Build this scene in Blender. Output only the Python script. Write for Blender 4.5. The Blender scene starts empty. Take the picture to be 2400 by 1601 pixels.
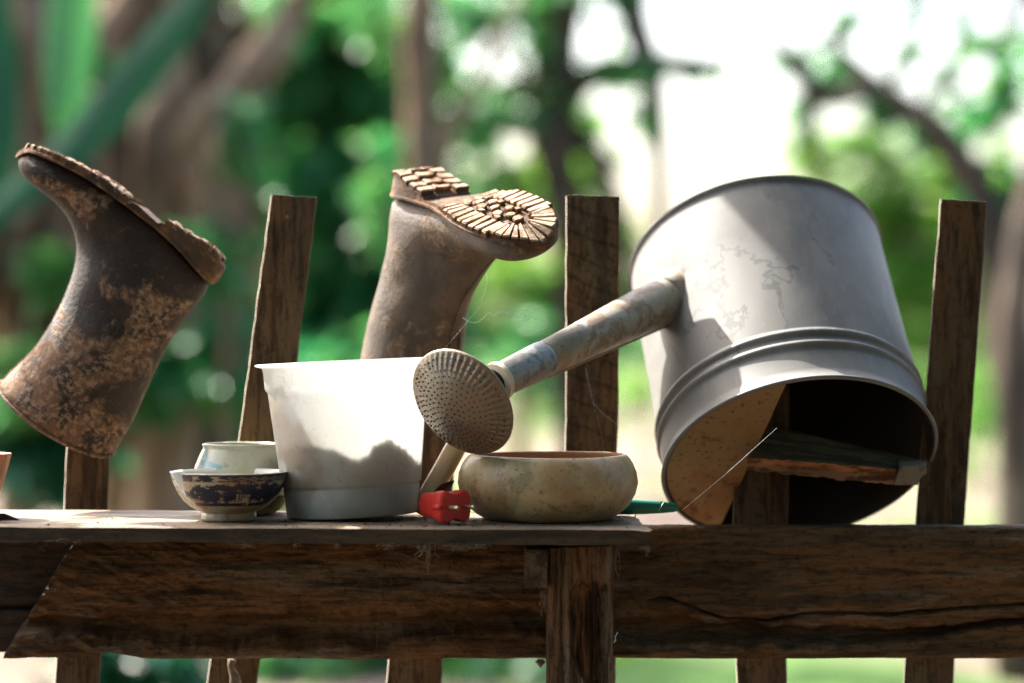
import bpy, bmesh, math, random
from mathutils import Vector, Matrix, noise as mn
random.seed(7)
R = math.radians
D = 2.83          # camera distance to the y = 0 plane
F = 5667.0        # focal length in pixels of a 2400 px wide frame
scene = bpy.context.scene
C = scene.collection

def P(px, py, y=0.0):
    d = D + y
    return Vector(((px - 1200) * d / F, y, (800 - py) * d / F))

def fb(x, y=0.0, z=0.0, o=4):
    return mn.fractal((x, y, z), 1.0, 2.0, o)

def sstep(a, b, x):
    if a == b: return 1.0 if x > a else 0.0
    t = max(0.0, min(1.0, (x - a) / (b - a)))
    return t * t * (3 - 2 * t)

def lerp(a, b, t): return a + (b - a) * t

def interp(tab, x):
    if x <= tab[0][0]: return tab[0][1]
    for (a, va), (b, vb) in zip(tab, tab[1:]):
        if x <= b: return va + (vb - va) * (x - a) / (b - a)
    return tab[-1][1]

# ------------------------------------------------------------------ objects
def obj(name, verts, faces, mats, parent=None, smooth=True, fmat=None, autosmooth=None):
    me = bpy.data.meshes.new(name)
    me.from_pydata([tuple(v) for v in verts], [], faces)
    if not isinstance(mats, (list, tuple)): mats = [mats]
    for m in mats: me.materials.append(m)
    if smooth:
        me.polygons.foreach_set('use_smooth', [True] * len(me.polygons))
    if fmat: me.polygons.foreach_set('material_index', fmat)
    me.update()
    if autosmooth is not None and hasattr(me, 'set_sharp_from_angle'):
        me.set_sharp_from_angle(angle=R(autosmooth))
    o = bpy.data.objects.new(name, me)
    C.objects.link(o)
    if parent: o.parent = parent
    return o

def tag(o, label=None, cat=None, group=None, kind=None):
    if label: o['label'] = label
    if cat: o['category'] = cat
    if group: o['group'] = group
    if kind: o['kind'] = kind
    return o

def thing(name, label, cat, loc=(0, 0, 0), group=None):
    o = bpy.data.objects.new(name, None)
    C.objects.link(o)
    o.location = loc
    o.empty_display_size = 0.05
    return tag(o, label, cat, group)

class MB:
    def __init__(s): s.v = []; s.f = []; s.m = []
    def add(s, vs, fs, mi=0):
        n = len(s.v); s.v += [Vector(v) for v in vs]
        s.f += [tuple(i + n for i in f) for f in fs]; s.m += [mi] * len(fs)
    def hexa(s, c, mi=0):       # 8 corners: 4 bottom ring, 4 top ring
        s.add(c, [(3,2,1,0),(4,5,6,7),(0,1,5,4),(1,2,6,5),(2,3,7,6),(3,0,4,7)], mi)
    def box(s, a, b, mi=0):
        x0,y0,z0 = a; x1,y1,z1 = b
        s.hexa([(x0,y0,z0),(x1,y0,z0),(x1,y1,z0),(x0,y1,z0),(x0,y0,z1),(x1,y0,z1),(x1,y1,z1),(x0,y1,z1)], mi)
    def rings(s, rings, cap0=True, cap1=True, closed=True, mi=0):
        n = len(s.v); k = len(rings[0])
        for r in rings: s.v += [Vector(v) for v in r]
        for i in range(len(rings) - 1):
            for j in range(k if closed else k - 1):
                j2 = (j + 1) % k
                s.f.append((n+i*k+j, n+i*k+j2, n+(i+1)*k+j2, n+(i+1)*k+j)); s.m.append(mi)
        if cap0: s.f.append(tuple(n + j for j in reversed(range(k)))); s.m.append(mi)
        if cap1: s.f.append(tuple(n + (len(rings)-1)*k + j for j in range(k))); s.m.append(mi)
    def tube(s, pts, rad, k=8, mi=0, caps=True):
        pts = [Vector(p) for p in pts]
        if not isinstance(rad, (list, tuple)): rad = [rad] * len(pts)
        rings = []; up = None
        for i, p in enumerate(pts):
            t = (pts[min(i+1, len(pts)-1)] - pts[max(i-1, 0)])
            t = t.normalized() if t.length > 1e-9 else Vector((0,0,1))
            if up is None:
                up = t.orthogonal().normalized()
            else:
                up = up - t * up.dot(t)
                up = up.normalized() if up.length > 1e-6 else t.orthogonal().normalized()
            b = t.cross(up)
            rings.append([p + (up*math.cos(2*math.pi*j/k) + b*math.sin(2*math.pi*j/k))*rad[i] for j in range(k)])
        s.rings(rings, caps, caps, True, mi)
    def lathe(s, prof, k=48, c=(0,0,0), e1=(1,0,0), e2=(0,1,0), a=(0,0,1), fn=None, mi=0, caps=(False, False)):
        c=Vector(c); e1=Vector(e1); e2=Vector(e2); a=Vector(a)
        rings=[]
        for i,(r,h) in enumerate(prof):
            ring=[]
            for j in range(k):
                t=2*math.pi*j/k
                rr,hh=(r,h) if fn is None else fn(r,h,t,i)
                ring.append(c+(e1*math.cos(t)+e2*math.sin(t))*rr+a*hh)
            rings.append(ring)
        s.rings(rings, caps[0], caps[1], True, mi)
    def build(s, name, mats, parent=None, smooth=True, autosmooth=None):
        return obj(name, s.v, s.f, mats, parent, smooth, s.m, autosmooth)

# ------------------------------------------------------------------ materials
class NT:  # ground near the fence coloured darker to cut bounced sunlight
    def __init__(s, name):
        s.mat = bpy.data.materials.new(name); s.mat.use_nodes = True
        s.t = s.mat.node_tree; s.t.nodes.clear()
        s.out = s.t.nodes.new('ShaderNodeOutputMaterial')
    def n(s, typ, **kw):
        nd = s.t.nodes.new(typ)
        for k, v in kw.items(): setattr(nd, k, v)
        return nd
    def l(s, a, b): s.t.links.new(a, b)
    def coord(s, scale=(1,1,1), rot=(0,0,0), src='Object', loc=(0,0,0)):
        tc = s.n('ShaderNodeTexCoord'); mp = s.n('ShaderNodeMapping')
        mp.inputs['Scale'].default_value = scale; mp.inputs['Rotation'].default_value = rot
        mp.inputs['Location'].default_value = loc
        s.l(tc.outputs[src], mp.inputs[0]); return mp.outputs[0]
    def noise(s, scale, vec=(1,1,1), detail=6, rough=.6, dist=0.0, rot=(0,0,0), loc=(0,0,0)):
        nz = s.n('ShaderNodeTexNoise'); nz.inputs['Scale'].default_value = scale
        nz.inputs['Detail'].default_value = detail; nz.inputs['Roughness'].default_value = rough
        nz.inputs['Distortion'].default_value = dist
        s.l(s.coord(vec, rot, loc=loc), nz.inputs['Vector']); return nz.outputs['Fac']
    def ramp(s, fac, lo, hi):
        m = s.n('ShaderNodeMapRange'); m.inputs[1].default_value = lo; m.inputs[2].default_value = hi
        m.interpolation_type = 'SMOOTHSTEP'
        s.l(fac, m.inputs[0]); return m.outputs[0]
    def math(s, op, a, b=None):
        m = s.n('ShaderNodeMath', operation=op)
        for i, x in enumerate((a, b)):
            if x is None: continue
            if isinstance(x, (int, float)): m.inputs[i].default_value = x
            else: s.l(x, m.inputs[i])
        return m.outputs[0]
    def mix(s, fac, a, b):
        m = s.n('ShaderNodeMix', data_type='RGBA')
        for i, x in ((0, fac), (6, a), (7, b)):
            if isinstance(x, (int, float)): m.inputs[i].default_value = x
            elif isinstance(x, tuple): m.inputs[i].default_value = (*x, 1)
            else: s.l(x, m.inputs[i])
        return m.outputs[2]

def M(name, col, layers=(), rough=.7, metal=0.0, bumps=(), spec=.5, trans=0.0, trans_col=None, rough_noise=0.0, attr=None):
    """layers: (colour, scale, vec, lo, hi, amount[, loc]); bumps: (scale, vec, strength)"""
    N = NT(name)
    c = N.mix(0.0, col, col)
    for i, L in enumerate(layers):
        colr, sc, vec, lo, hi, amt = L[:6]
        f = N.ramp(N.noise(sc, vec, 7, .62, .2, loc=(i*3.1, i*1.7, i*.9)), lo, hi)
        f = N.math('MULTIPLY', f, amt)
        c = N.mix(f, c, colr)
    if attr:
        at = N.n('ShaderNodeAttribute', attribute_name=attr[0])
        c = N.mix(N.math('MULTIPLY', at.outputs['Fac'], attr[2]), c, attr[1])
    b = N.n('ShaderNodeBsdfPrincipled')
    N.l(c, b.inputs['Base Color'])
    b.inputs['Roughness'].default_value = rough; b.inputs['Metallic'].default_value = metal
    b.inputs['Specular IOR Level'].default_value = spec
    if rough_noise:
        rn = N.n('ShaderNodeMapRange'); rn.inputs[3].default_value = rough - rough_noise; rn.inputs[4].default_value = rough + rough_noise
        N.l(N.noise(40, (1,1,1), 5), rn.inputs[0]); N.l(rn.outputs[0], b.inputs['Roughness'])
    prev = None
    for sc, vec, st in bumps:
        bp = N.n('ShaderNodeBump'); bp.inputs['Strength'].default_value = st; bp.inputs['Distance'].default_value = .004
        N.l(N.noise(sc, vec, 8, .65), bp.inputs['Height'])
        if prev: N.l(prev, bp.inputs['Normal'])
        prev = bp.outputs['Normal']
    if prev: N.l(prev, b.inputs['Normal'])
    if trans:
        tr = N.n('ShaderNodeBsdfTranslucent')
        if trans_col: tr.inputs['Color'].default_value = (*trans_col, 1)
        else: N.l(c, tr.inputs['Color'])
        ms = N.n('ShaderNodeMixShader'); ms.inputs[0].default_value = trans
        N.l(b.outputs[0], ms.inputs[1]); N.l(tr.outputs[0], ms.inputs[2]); N.l(ms.outputs[0], N.out.inputs[0])
    else:
        N.l(b.outputs[0], N.out.inputs[0])
    return N.mat

def leaf_mat(name, cols, trans=.5, tboost=1.6, tb=.55, rough=.33):
    N = NT(name)
    g = N.n('ShaderNodeNewGeometry')
    cr = N.n('ShaderNodeValToRGB')
    els = cr.color_ramp.elements
    for i, c in enumerate(cols):
        e = els[i] if i < 2 else els.new(0.5)
        e.position = i / (len(cols) - 1); e.color = (*c, 1)
    nz = N.noise(1.1, (1,1,1), 2)
    f = N.math('ADD', N.math('MULTIPLY', g.outputs['Random Per Island'], .55), N.math('MULTIPLY', N.math('SUBTRACT', nz, .27), 1.0))
    N.l(f, cr.inputs[0])
    b = N.n('ShaderNodeBsdfPrincipled'); N.l(cr.outputs[0], b.inputs['Base Color'])
    b.inputs['Roughness'].default_value = rough; b.inputs['Specular IOR Level'].default_value = .4
    tr = N.n('ShaderNodeBsdfTranslucent')
    tc = N.mix(1.0, cr.outputs[0], cr.outputs[0])
    gm = N.n('ShaderNodeVectorMath', operation='MULTIPLY'); gm.inputs[1].default_value = (tboost*1.15, tboost*1.1, tboost*tb)
    N.l(tc, gm.inputs[0]); N.l(gm.outputs[0], tr.inputs['Color'])
    ms = N.n('ShaderNodeMixShader'); ms.inputs[0].default_value = trans
    N.l(b.outputs[0], ms.inputs[1]); N.l(tr.outputs[0], ms.inputs[2]); N.l(ms.outputs[0], N.out.inputs[0])
    return N.mat

def wood_mat(name, base, dark, warm, vec, pale=None, rough=.85, amt=1.0, bump=.8, spec=.25, saw=0):
    N = NT(name)
    v2 = tuple(v*.8 for v in vec)
    c = N.mix(N.ramp(N.noise(3.2, tuple(v*.7 for v in vec), 4, .6, .3), .38, .62), base, warm)
    if pale: c = N.mix(N.math('MULTIPLY', N.ramp(N.noise(4.4, v2, 7, .65, .2, loc=(3,1,6)), .52, .64), .75), c, pale)
    c = N.mix(N.math('MULTIPLY', N.ramp(N.noise(8, vec, 8, .68, .25, loc=(1,5,2)), .47, .60), .85*amt), c, dark)
    c = N.mix(N.math('MULTIPLY', N.ramp(N.noise(26, vec, 6, .7, .1, loc=(7,2,4)), .50, .60), .75*amt), c, dark)
    c = N.mix(N.math('MULTIPLY', N.ramp(N.noise(110, (1,1,1), 6, .7), .54, .64), .5), c, dark)
    if saw:
        wv_ = N.n('ShaderNodeTexWave', bands_direction='Z'); wv_.inputs['Scale'].default_value = 11; wv_.inputs['Distortion'].default_value = 2.2; wv_.inputs['Detail'].default_value = 3
        N.l(N.coord((1,1,1), (0,R(-20),0)), wv_.inputs['Vector'])
        c = N.mix(N.math('MULTIPLY', N.ramp(wv_.outputs['Fac'], .86, 1.0), saw), c, dark)
    b = N.n('ShaderNodeBsdfPrincipled'); N.l(c, b.inputs['Base Color'])
    b.inputs['Roughness'].default_value = rough; b.inputs['Specular IOR Level'].default_value = spec
    prev = None
    for sc, ve, st in ((26, vec, bump), (90, vec, bump*.8), (220, (1,1,1), bump*.4)):
        bp = N.n('ShaderNodeBump'); bp.inputs['Strength'].default_value = st; bp.inputs['Distance'].default_value = .006
        N.l(N.noise(sc, ve, 8, .65), bp.inputs['Height'])
        if prev: N.l(prev, bp.inputs['Normal'])
        prev = bp.outputs['Normal']
    N.l(prev, b.inputs['Normal']); N.l(b.outputs[0], N.out.inputs[0])
    return N.mat

m_beam  = wood_mat('beam_wood', (.145,.085,.042), (.017,.010,.006), (.23,.115,.048), (1.0,4,7), (.26,.20,.135), amt=.62)
m_rail  = wood_mat('rail_wood', (.075,.047,.028), (.02,.013,.009), (.07,.038,.02), (1.0,4,7))
m_stake = wood_mat('stake_wood', (.145,.095,.053), (.026,.017,.010), (.19,.10,.045), (6,6,.8), (.18,.14,.09), amt=.8)
m_stake_saw = wood_mat('sawn_stake_wood', (.135,.088,.050), (.026,.017,.010), (.20,.11,.05), (5,5,1.2), (.18,.14,.09), amt=.7, saw=.4)
m_stake_lit = M('sunlit_wood_edge', (.40,.34,.27), [((.16,.11,.07), 60, (1,1,1), .45, .62, .8)], .85, spec=.25)  # sunlight put into the colour of the stakes' left and top faces
m_board = wood_mat('board_wood', (.070,.042,.020), (.020,.013,.007), (.08,.05,.024), (.7,5,5), (.09,.07,.04), rough=.7, amt=.8, bump=.6, spec=.3)
m_post  = wood_mat('post_wood', (.21,.115,.055), (.030,.018,.010), (.30,.135,.055), (7,5,.7), (.26,.235,.17), bump=1.0)
m_plank = wood_mat('plank_wood', (.25,.20,.12), (.09,.07,.04), (.30,.20,.11), (1,5,5))
m_break = M('broken_wood', (.52,.24,.11), [((.12,.045,.02), 14, (1,4,6), .45, .6, .9), ((.45,.24,.13), 30, (1,5,6), .6, .75, .6)], .85, 0, [(80,(1,4,4),.8)], .2)
m_endgrain = M('sawn_end', (.22,.175,.125), [((.09,.06,.04), 70, (1,1,1), .5, .7, .7)], .9, spec=.2)

def boot_mat(name, base, base2, mud, pale, lo, rough, grad, spec):
    N = NT(name)
    tc = N.n('ShaderNodeTexCoord'); sx = N.n('ShaderNodeSeparateXYZ'); N.l(tc.outputs['Object'], sx.inputs[0])
    g = N.math('MULTIPLY', N.math('SUBTRACT', sx.outputs['Y'], .12), grad)
    big = N.ramp(N.math('ADD', N.noise(10, (1,1,1), 6, .62, .6), g), lo, lo+.08)
    fine = N.ramp(N.noise(42, (1,1,1), 9, .72, .3, loc=(2,5,1)), .43, .51)
    c = N.mix(N.ramp(N.noise(18, (1,1,1), 6, loc=(5,1,3)), .42, .6), base, base2)
    c = N.mix(N.math('MULTIPLY', N.math('MULTIPLY', big, fine), .92), c, mud)
    c = N.mix(N.math('MULTIPLY', N.math('MULTIPLY', big, N.ramp(N.noise(140, (1,1,1), 6, .7, loc=(1,9,4)), .48, .58)), .75), c, pale)
    c = N.mix(N.math('MULTIPLY', N.ramp(N.noise(130, (1,1,1), 5, .7, loc=(6,6,2)), .58, .66), .5), c, mud)
    b = N.n('ShaderNodeBsdfPrincipled'); N.l(c, b.inputs['Base Color']); b.inputs['Specular IOR Level'].default_value = spec
    rr = N.n('ShaderNodeMapRange'); rr.inputs[3].default_value = rough; rr.inputs[4].default_value = .85
    N.l(N.math('MULTIPLY', big, fine), rr.inputs[0]); N.l(rr.outputs[0], b.inputs['Roughness'])
    h = N.math('ADD', N.math('MULTIPLY', N.math('MULTIPLY', big, fine), .6), N.noise(160, (1,1,1), 6, .7))
    bp = N.n('ShaderNodeBump'); bp.inputs['Strength'].default_value = .45; bp.inputs['Distance'].default_value = .004
    N.l(h, bp.inputs['Height']); N.l(bp.outputs[0], b.inputs['Normal']); N.l(b.outputs[0], N.out.inputs[0])
    return N.mat
m_rubber = boot_mat('muddy_rubber', (.020,.013,.009), (.036,.022,.014), (.17,.095,.052), (.33,.215,.135), .50, .58, .9, .28)
m_rubber2 = boot_mat('dusty_rubber', (.060,.043,.031), (.10,.070,.048), (.14,.088,.052), (.23,.165,.11), .50, .58, .0, .3)
m_sole = M('muddy_sole', (.075,.045,.027), [((.19,.095,.045), 40, (1,1,1), .45, .62, .9), ((.035,.022,.016), 26, (1,1,1), .52, .7, .8),
           ((.42,.30,.20), 90, (1,1,1), .58, .72, .6)], .8, 0, [(160,(1,1,1),.6)], .25)
m_lug = M('dusty_tread', (.42,.30,.21), [((.19,.10,.05), 45, (1,1,1), .44, .56, .85), ((.46,.36,.27), 150, (1,1,1), .50, .62, .6)], .85, 0, [(200,(1,1,1),.5)], .2)

m_galv = None
def galv_mat():
    N = NT('grey_painted_metal')
    c = N.mix(N.ramp(N.noise(16, (1,1,1), 6), .4, .7), (.165,.161,.152), (.135,.131,.124))
    c = N.mix(N.math('MULTIPLY', N.ramp(N.noise(240, (1,1,1), 4), .56, .72), .28), c, (.22,.215,.205))
    c = N.mix(N.math('MULTIPLY', N.ramp(N.noise(6.5, (1,1,.7), 7, .66, .5, loc=(2,8,3)), .46, .62), .6), c, (.09,.092,.09))
    c = N.mix(N.math('MULTIPLY', N.ramp(N.noise(60, (1.5,1.5,.5), 6, .7, .2, loc=(4,8,3)), .54, .66), .45), c, (.21,.20,.19))
    # dried water marks: thin contour lines of a slow noise, only in some patches
    lines = N.noise(8.5, (1,1,.8), 6, .58, .3)
    d = N.math('ABSOLUTE', N.math('SUBTRACT', lines, .5))
    ln = N.math('SUBTRACT', 1.0, N.ramp(d, .005, .014))
    dn = N.n('ShaderNodeVectorMath', operation='DISTANCE'); tc = N.n('ShaderNodeTexCoord'); N.l(tc.outputs['Object'], dn.inputs[0]); dn.inputs[1].default_value = (-.045, -.155, .19)
    msk = N.math('SUBTRACT', 1.0, N.ramp(N.math('ADD', dn.outputs['Value'], N.math('MULTIPLY', N.noise(20, (1,1,1), 3), .09)), .13, .21))
    c = N.mix(N.math('MULTIPLY', N.math('MULTIPLY', ln, msk), .6), c, (.05,.055,.055))
    c = N.mix(N.math('MULTIPLY', N.ramp(N.noise(30, (1,1,1), 6, loc=(8,1,2)), .64, .74), .35), c, (.23,.15,.08))
    b = N.n('ShaderNodeBsdfPrincipled'); N.l(c, b.inputs['Base Color'])
    b.inputs['Metallic'].default_value = 0; b.inputs['Specular IOR Level'].default_value = .5
    rn = N.n('ShaderNodeMapRange'); rn.inputs[3].default_value = .50; rn.inputs[4].default_value = .66
    N.l(N.noise(25, (1,1,1), 5), rn.inputs[0]); N.l(rn.outputs[0], b.inputs['Roughness'])
    bp = N.n('ShaderNodeBump'); bp.inputs['Strength'].default_value = .02; bp.inputs['Distance'].default_value = .004
    N.l(N.noise(260, (1,1,1), 4), bp.inputs['Height']); N.l(bp.outputs[0], b.inputs['Normal'])
    N.l(b.outputs[0], N.out.inputs[0]); return N.mat
m_galv = galv_mat()
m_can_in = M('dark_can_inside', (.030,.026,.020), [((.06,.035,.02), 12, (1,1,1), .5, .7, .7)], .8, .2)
m_spout = M('weathered_zinc', (.34,.30,.235), [((.20,.13,.07), 36, (1,1,1), .46, .60, .85), ((.28,.265,.225), 14, (1,1,1), .45, .6, .7), ((.12,.08,.05), 120, (1,1,1), .58, .7, .7)], .48, .2, [(180,(1,1,1),.25)])
m_sleeve = M('blue_grey_zinc', (.23,.225,.20), [((.11,.112,.10), 70, (1,1,1), .46, .62, .85), ((.25,.16,.09), 30, (1,1,1), .58, .74, .7)], .40, .45, [(150,(1,1,1),.2)])
m_rose = M('stained_tin', (.22,.185,.14), [((.28,.17,.09), 22, (1,1,1), .48, .68, .8), ((.2,.19,.17), 60, (1,1,1), .55, .7, .7)], .40, .55, [(120,(1,1,1),.3)])
m_hole = M('hole_rust', (.075,.045,.03), [((.2,.12,.06), 300, (1,1,1), .5, .6, .6)], .8)
m_collar = M('cream_collar', (.55,.47,.34), [((.3,.18,.09), 40, (1,1,1), .5, .7, .7)], .6, .1)
m_black = M('black_gap', (.015,.015,.015), [((.03,.03,.03), 40, (1,1,1), .5, .7, .5)], .5)
m_cover = M('rusted_cream_metal', (.30,.19,.09), [((.27,.12,.035), 9, (1,1,1), .46, .62, .8), ((.15,.05,.016), 20, (1,1,1), .58, .67, .9), ((.07,.045,.025), 130, (1,1,1), .58, .64, .8),
            ((.09,.06,.04), 26, (1,2,1), .66, .74, .8)], .6, .15, [(120,(1,1,1),.25)], .35)

m_pot = M('thin_white_plastic', (.66,.67,.63), [((.48,.46,.38), 8, (1,1,1), .45, .62, .7), ((.36,.22,.09), 13, (1,1,.7), .55, .66, .6), ((.19,.15,.09), 150, (1,1,1), .58, .66, .6), ((.40,.36,.27), 30, (1,1,1), .54, .66, .4)], .42, 0, [(160,(1,1,1),.1)], .4, trans=.5, trans_col=(.86,.86,.84))
m_soil = M('dry_soil', (.085,.06,.04), [((.03,.02,.014), 60, (1,1,1), .45, .65, .8)], .95, 0, [(150,(1,1,1),1.0)], .1)
m_celadon = M('pale_glaze', (.44,.43,.32), [((.33,.31,.16), 12, (1,1,1), .46, .62, .75), ((.26,.19,.09), 60, (1,1,1), .56, .66, .6)], .25, 0, [(60,(1,1,1),.08)], .5, attr=('pattern', (.13,.30,.36), .8))
m_celbase = M('mossy_base', (.32,.28,.07), [((.12,.10,.03), 30, (1,1,1), .5, .7, .8)], .8)
m_cream = M('stained_earthenware', (.48,.36,.19), [((.36,.20,.085), 11, (1,1,1), .46, .60, .75), ((.22,.19,.095), 13, (1.2,1,.8), .52, .64, .75), ((.27,.10,.035), 40, (1,1,.6), .58, .66, .7), ((.15,.11,.06), 60, (1,1,1), .55, .66, .5),
            ((.06,.045,.03), 200, (1,1,1), .60, .66, .75), ((.47,.43,.34), 9, (1,1,1), .53, .64, .4)], .38, 0, [(90,(1,1,1),.12)], .45)
m_terra = M('terracotta_inside', (.27,.145,.08), [((.3,.11,.04), 30, (1,1,1), .5, .7, .7)], .7)
m_porc = M('old_porcelain', (.43,.37,.26), [((.36,.17,.06), 20, (1,1,1), .48, .60, .75), ((.16,.08,.04), 90, (1,1,1), .56, .66, .7)], .28, 0, [], .5, attr=('pattern', (.010,.014,.035), 1.0))
m_porc_in = M('porcelain_glaze_inside', (.62,.59,.52), [((.5,.42,.3), 30, (1,1,1), .5, .7, .5)], .3)
m_red = M('red_plastic', (.62,.03,.018), [((.36,.02,.014), 40, (1,1,1), .5, .68, .6), ((.5,.09,.05), 160, (1,1,1), .6, .7, .45)], .40, 0, [(220,(1,1,1),.12)], .5)
m_pin = M('brass_pin', (.55,.48,.30), [((.2,.14,.07), 200, (1,1,1), .5, .65, .7)], .35, .8)
m_bamboo = M('pale_tube', (.52,.38,.22), [((.45,.24,.09), 26, (1,1,.5), .5, .7, .8), ((.2,.1,.05), 160, (1,1,1), .62, .72, .6)], .45, 0, [(60,(3,3,.5),.2)])
m_green = M('green_plastic', (.008,.16,.10), [((.005,.09,.06), 30, (1,1,1), .5, .7, .5)], .32)
m_redband = M('red_band', (.45,.015,.012), [((.3,.01,.01), 60, (1,1,1), .5, .7, .5)], .4)
m_cup = M('streaked_terracotta', (.42,.16,.06), [((.20,.06,.025), 30, (3,3,.4), .45, .62, .9), ((.55,.38,.24), 40, (3,3,.4), .58, .72, .7)], .35, 0, [(80,(1,1,1),.1)])
m_dryleaf = M('dry_leaf', (.16,.085,.045), [((.07,.035,.02), 60, (1,1,1), .45, .65, .8), ((.3,.2,.1), 90, (1,1,1), .6, .75, .6)], .7, trans=.25)
m_silk = M('spider_silk', (.75,.75,.75), [((.6,.6,.6), 300, (1,1,1), .5, .7, .5)], .4)
m_lint = M('dusty_web', (.33,.26,.19), [((.2,.14,.09), 200, (1,1,1), .5, .7, .6)], .9, trans=.3)
m_wire = M('white_thread', (.8,.78,.72), [((.6,.55,.5), 200, (1,1,1), .5, .7, .5)], .5)
m_trunk = M('tree_bark', (.25,.17,.105), [((.075,.052,.034), 4, (1.5,1.5,.5), .42, .62, .9), ((.32,.27,.21), 3, (1,1,.4), .55, .72, .8), ((.10,.12,.05), 2, (1,1,1), .56, .7, .6)], .9, 0, [(14,(2,2,.5),1.0)], .15)
m_brown = M('dead_leaf_skirt', (.27,.185,.11), [((.05,.04,.028), 3, (1.5,1.5,.5), .42, .62, .9), ((.38,.28,.185), 2.4, (1,1,.5), .52, .7, .8)], .9, 0, [], .15, trans=.25)
m_banana = leaf_mat('banana_leaf', [(.006,.04,.022),(.010,.058,.028),(.018,.08,.034)], .15, 1.2, .9, .95)
m_leafA = leaf_mat('emerald_foliage', [(.010,.10,.045),(.022,.16,.065),(.04,.21,.08),(.12,.25,.06)], .48, 1.6, .8)
m_leafB = leaf_mat('bright_foliage', [(.025,.12,.03),(.055,.18,.035),(.10,.23,.04),(.17,.27,.06)], .5, 1.9)
m_leafD = leaf_mat('soft_green_leaf', [(.02,.11,.035),(.04,.15,.05)], .45, 1.4, .9)
m_leafC = leaf_mat('dark_foliage', [(.006,.05,.025),(.014,.10,.045),(.02,.14,.065)], .45, 1.6, 1.0)

# ------------------------------------------------------------------ fence timbers
def relief_slab(name, x0f, x1f, z0f, z1f, yf, yb, nx, nz, disp, mat, parent=None, u0=0, u1=1, mats=None, matfn=None, capmat=None):
    """slab whose front face is a displaced grid; x/z ranges given as functions of the other parameter."""
    mb = MB(); k = nz + 1
    V = []
    for i in range(nx + 1):
        u = lerp(u0, u1, i / nx)
        for j in range(k):
            v = j / nz
            z0, z1 = z0f(u), z1f(u)
            z = lerp(z0, z1, v)
            x = lerp(x0f(v), x1f(v), i / nx)
            V.append(Vector((x, yf + disp(x, z, u, v), z)))
    Fc = []; mi = []
    for i in range(nx):
        for j in range(nz):
            Fc.append((i*k+j, (i+1)*k+j, (i+1)*k+j+1, i*k+j+1))
            mi.append(matfn(i/nx, j/nz) if matfn else 0)
    n0 = len(V)
    per = [i*k for i in range(nx+1)] + [nx*k+j for j in range(1, k)] + [i*k+nz for i in range(nx-1, -1, -1)] + [j for j in range(nz-1, 0, -1)]
    for p in per: V.append(Vector((V[p].x, yb, V[p].z)))
    L = len(per)
    for a in range(L):
        b = (a+1) % L
        Fc.append((per[b], per[a], n0+a, n0+b)); mi.append(capmat if capmat is not None else 0)
    Fc.append(tuple(n0 + a for a in range(L))); mi.append(0)
    return obj(name, V, Fc, mats or mat, parent, True, mi, 40)

S_B = F / (D + .14)      # px per metre at the beam's front face
def bx(px): return (px - 1200) / S_B
def bz(py): return (800 - py) / S_B
crack1 = [(1500,1405),(1560,1400),(1700,1450),(1802,1453),(1889,1438),(1976,1436),(2068,1441),(2170,1433),(2272,1425),(2500,1410)]
hollow = [(-100,1480),(150,1462),(330,1470),(500,1478),(690,1470),(860,1478),(1050,1458),(1200,1452),(1440,1475),(1710,1480),(1863,1492),(2042,1490),(2196,1482),(2323,1463),(2500,1450)]
hthick = [(-100,10),(150,20),(450,30),(700,34),(900,30),(1100,26),(1300,24),(1600,26),(1800,20),(2050,18),(2200,10),(2500,6)]
def beam_disp(x, z, u, v):
    px = 1200 + x * S_B; py = 800 - z * S_B
    d = .0060 * fb(x*6, z*34, 1.3, 5) + .0030 * fb(x*22, z*120, 4.1, 4)
    # a bulging knot
    d += -.004 * math.exp(-((px-870)/70)**2 - ((py-1445)/28)**2) - .004 * math.exp(-((px-1730)/90)**2 - ((py-1400)/40)**2)
    h = interp(hollow, px) + 5 * fb(px*.012, 5.5, 0, 3)
    t = interp(hthick, px) * (1 + .5 * fb(px*.02, 9.5, 0, 3))
    e = (py - h) / max(t, 3)
    d += .034 * math.exp(-abs(e)**3)
    if px > 1480:
        c = interp(crack1, px) + 2.5 * fb(px*.03, 2.2, 0, 3)
        d += .030 * sstep(1500, 1560, px) * .42 * math.exp(-((py-c)/(3.2 + 2*fb(px*.02, 7, 0, 2)))**2)
    if 420 < px < 570: d += .008 * math.exp(-((py-1386)/4)**2) * sstep(420, 435, px) * (1 - sstep(550, 570, px))
    if px < 560:       # adze marks near the cut end
        d += .005 * fb((px*.9 + py*1.1)*.012, (py - .5*px)*.05, 3, 4) * (1 - sstep(430, 560, px))
    d += .010 * math.exp(-(py - 1233) / 7.0) + .007 * math.exp(-(1545 - py) / 6.0)     # rounded arrises
    return d
beam_top = lambda u: bz(1236 + 2.5*fb(u*14, 1.1, 0, 4) + 1.0*fb(u*70, 2, 0, 2))
beam_bot = lambda u: bz(1545 - 9*sstep(.93, 1.0, u) + 3*fb(u*17, 6.1, 0, 4) - (16*math.exp(-((u-.1)/.022)**2) if u < .2 else 0))
beam_left = lambda v: bx(lerp(4, 196, v) + 5*fb(v*9, 3, 0, 3))
t = thing('fence_rail', 'thick weathered rough timber rail with long cracks across the bottom of the fence', 'timber rail', (0, .14, bz(1390)))
o = relief_slab('rail_timber', beam_left, lambda v: bx(2520), beam_bot, beam_top, .14, .186, 520, 84, beam_disp, m_beam)
o.data.transform(Matrix.Translation(-t.location)); o.parent = t
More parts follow.
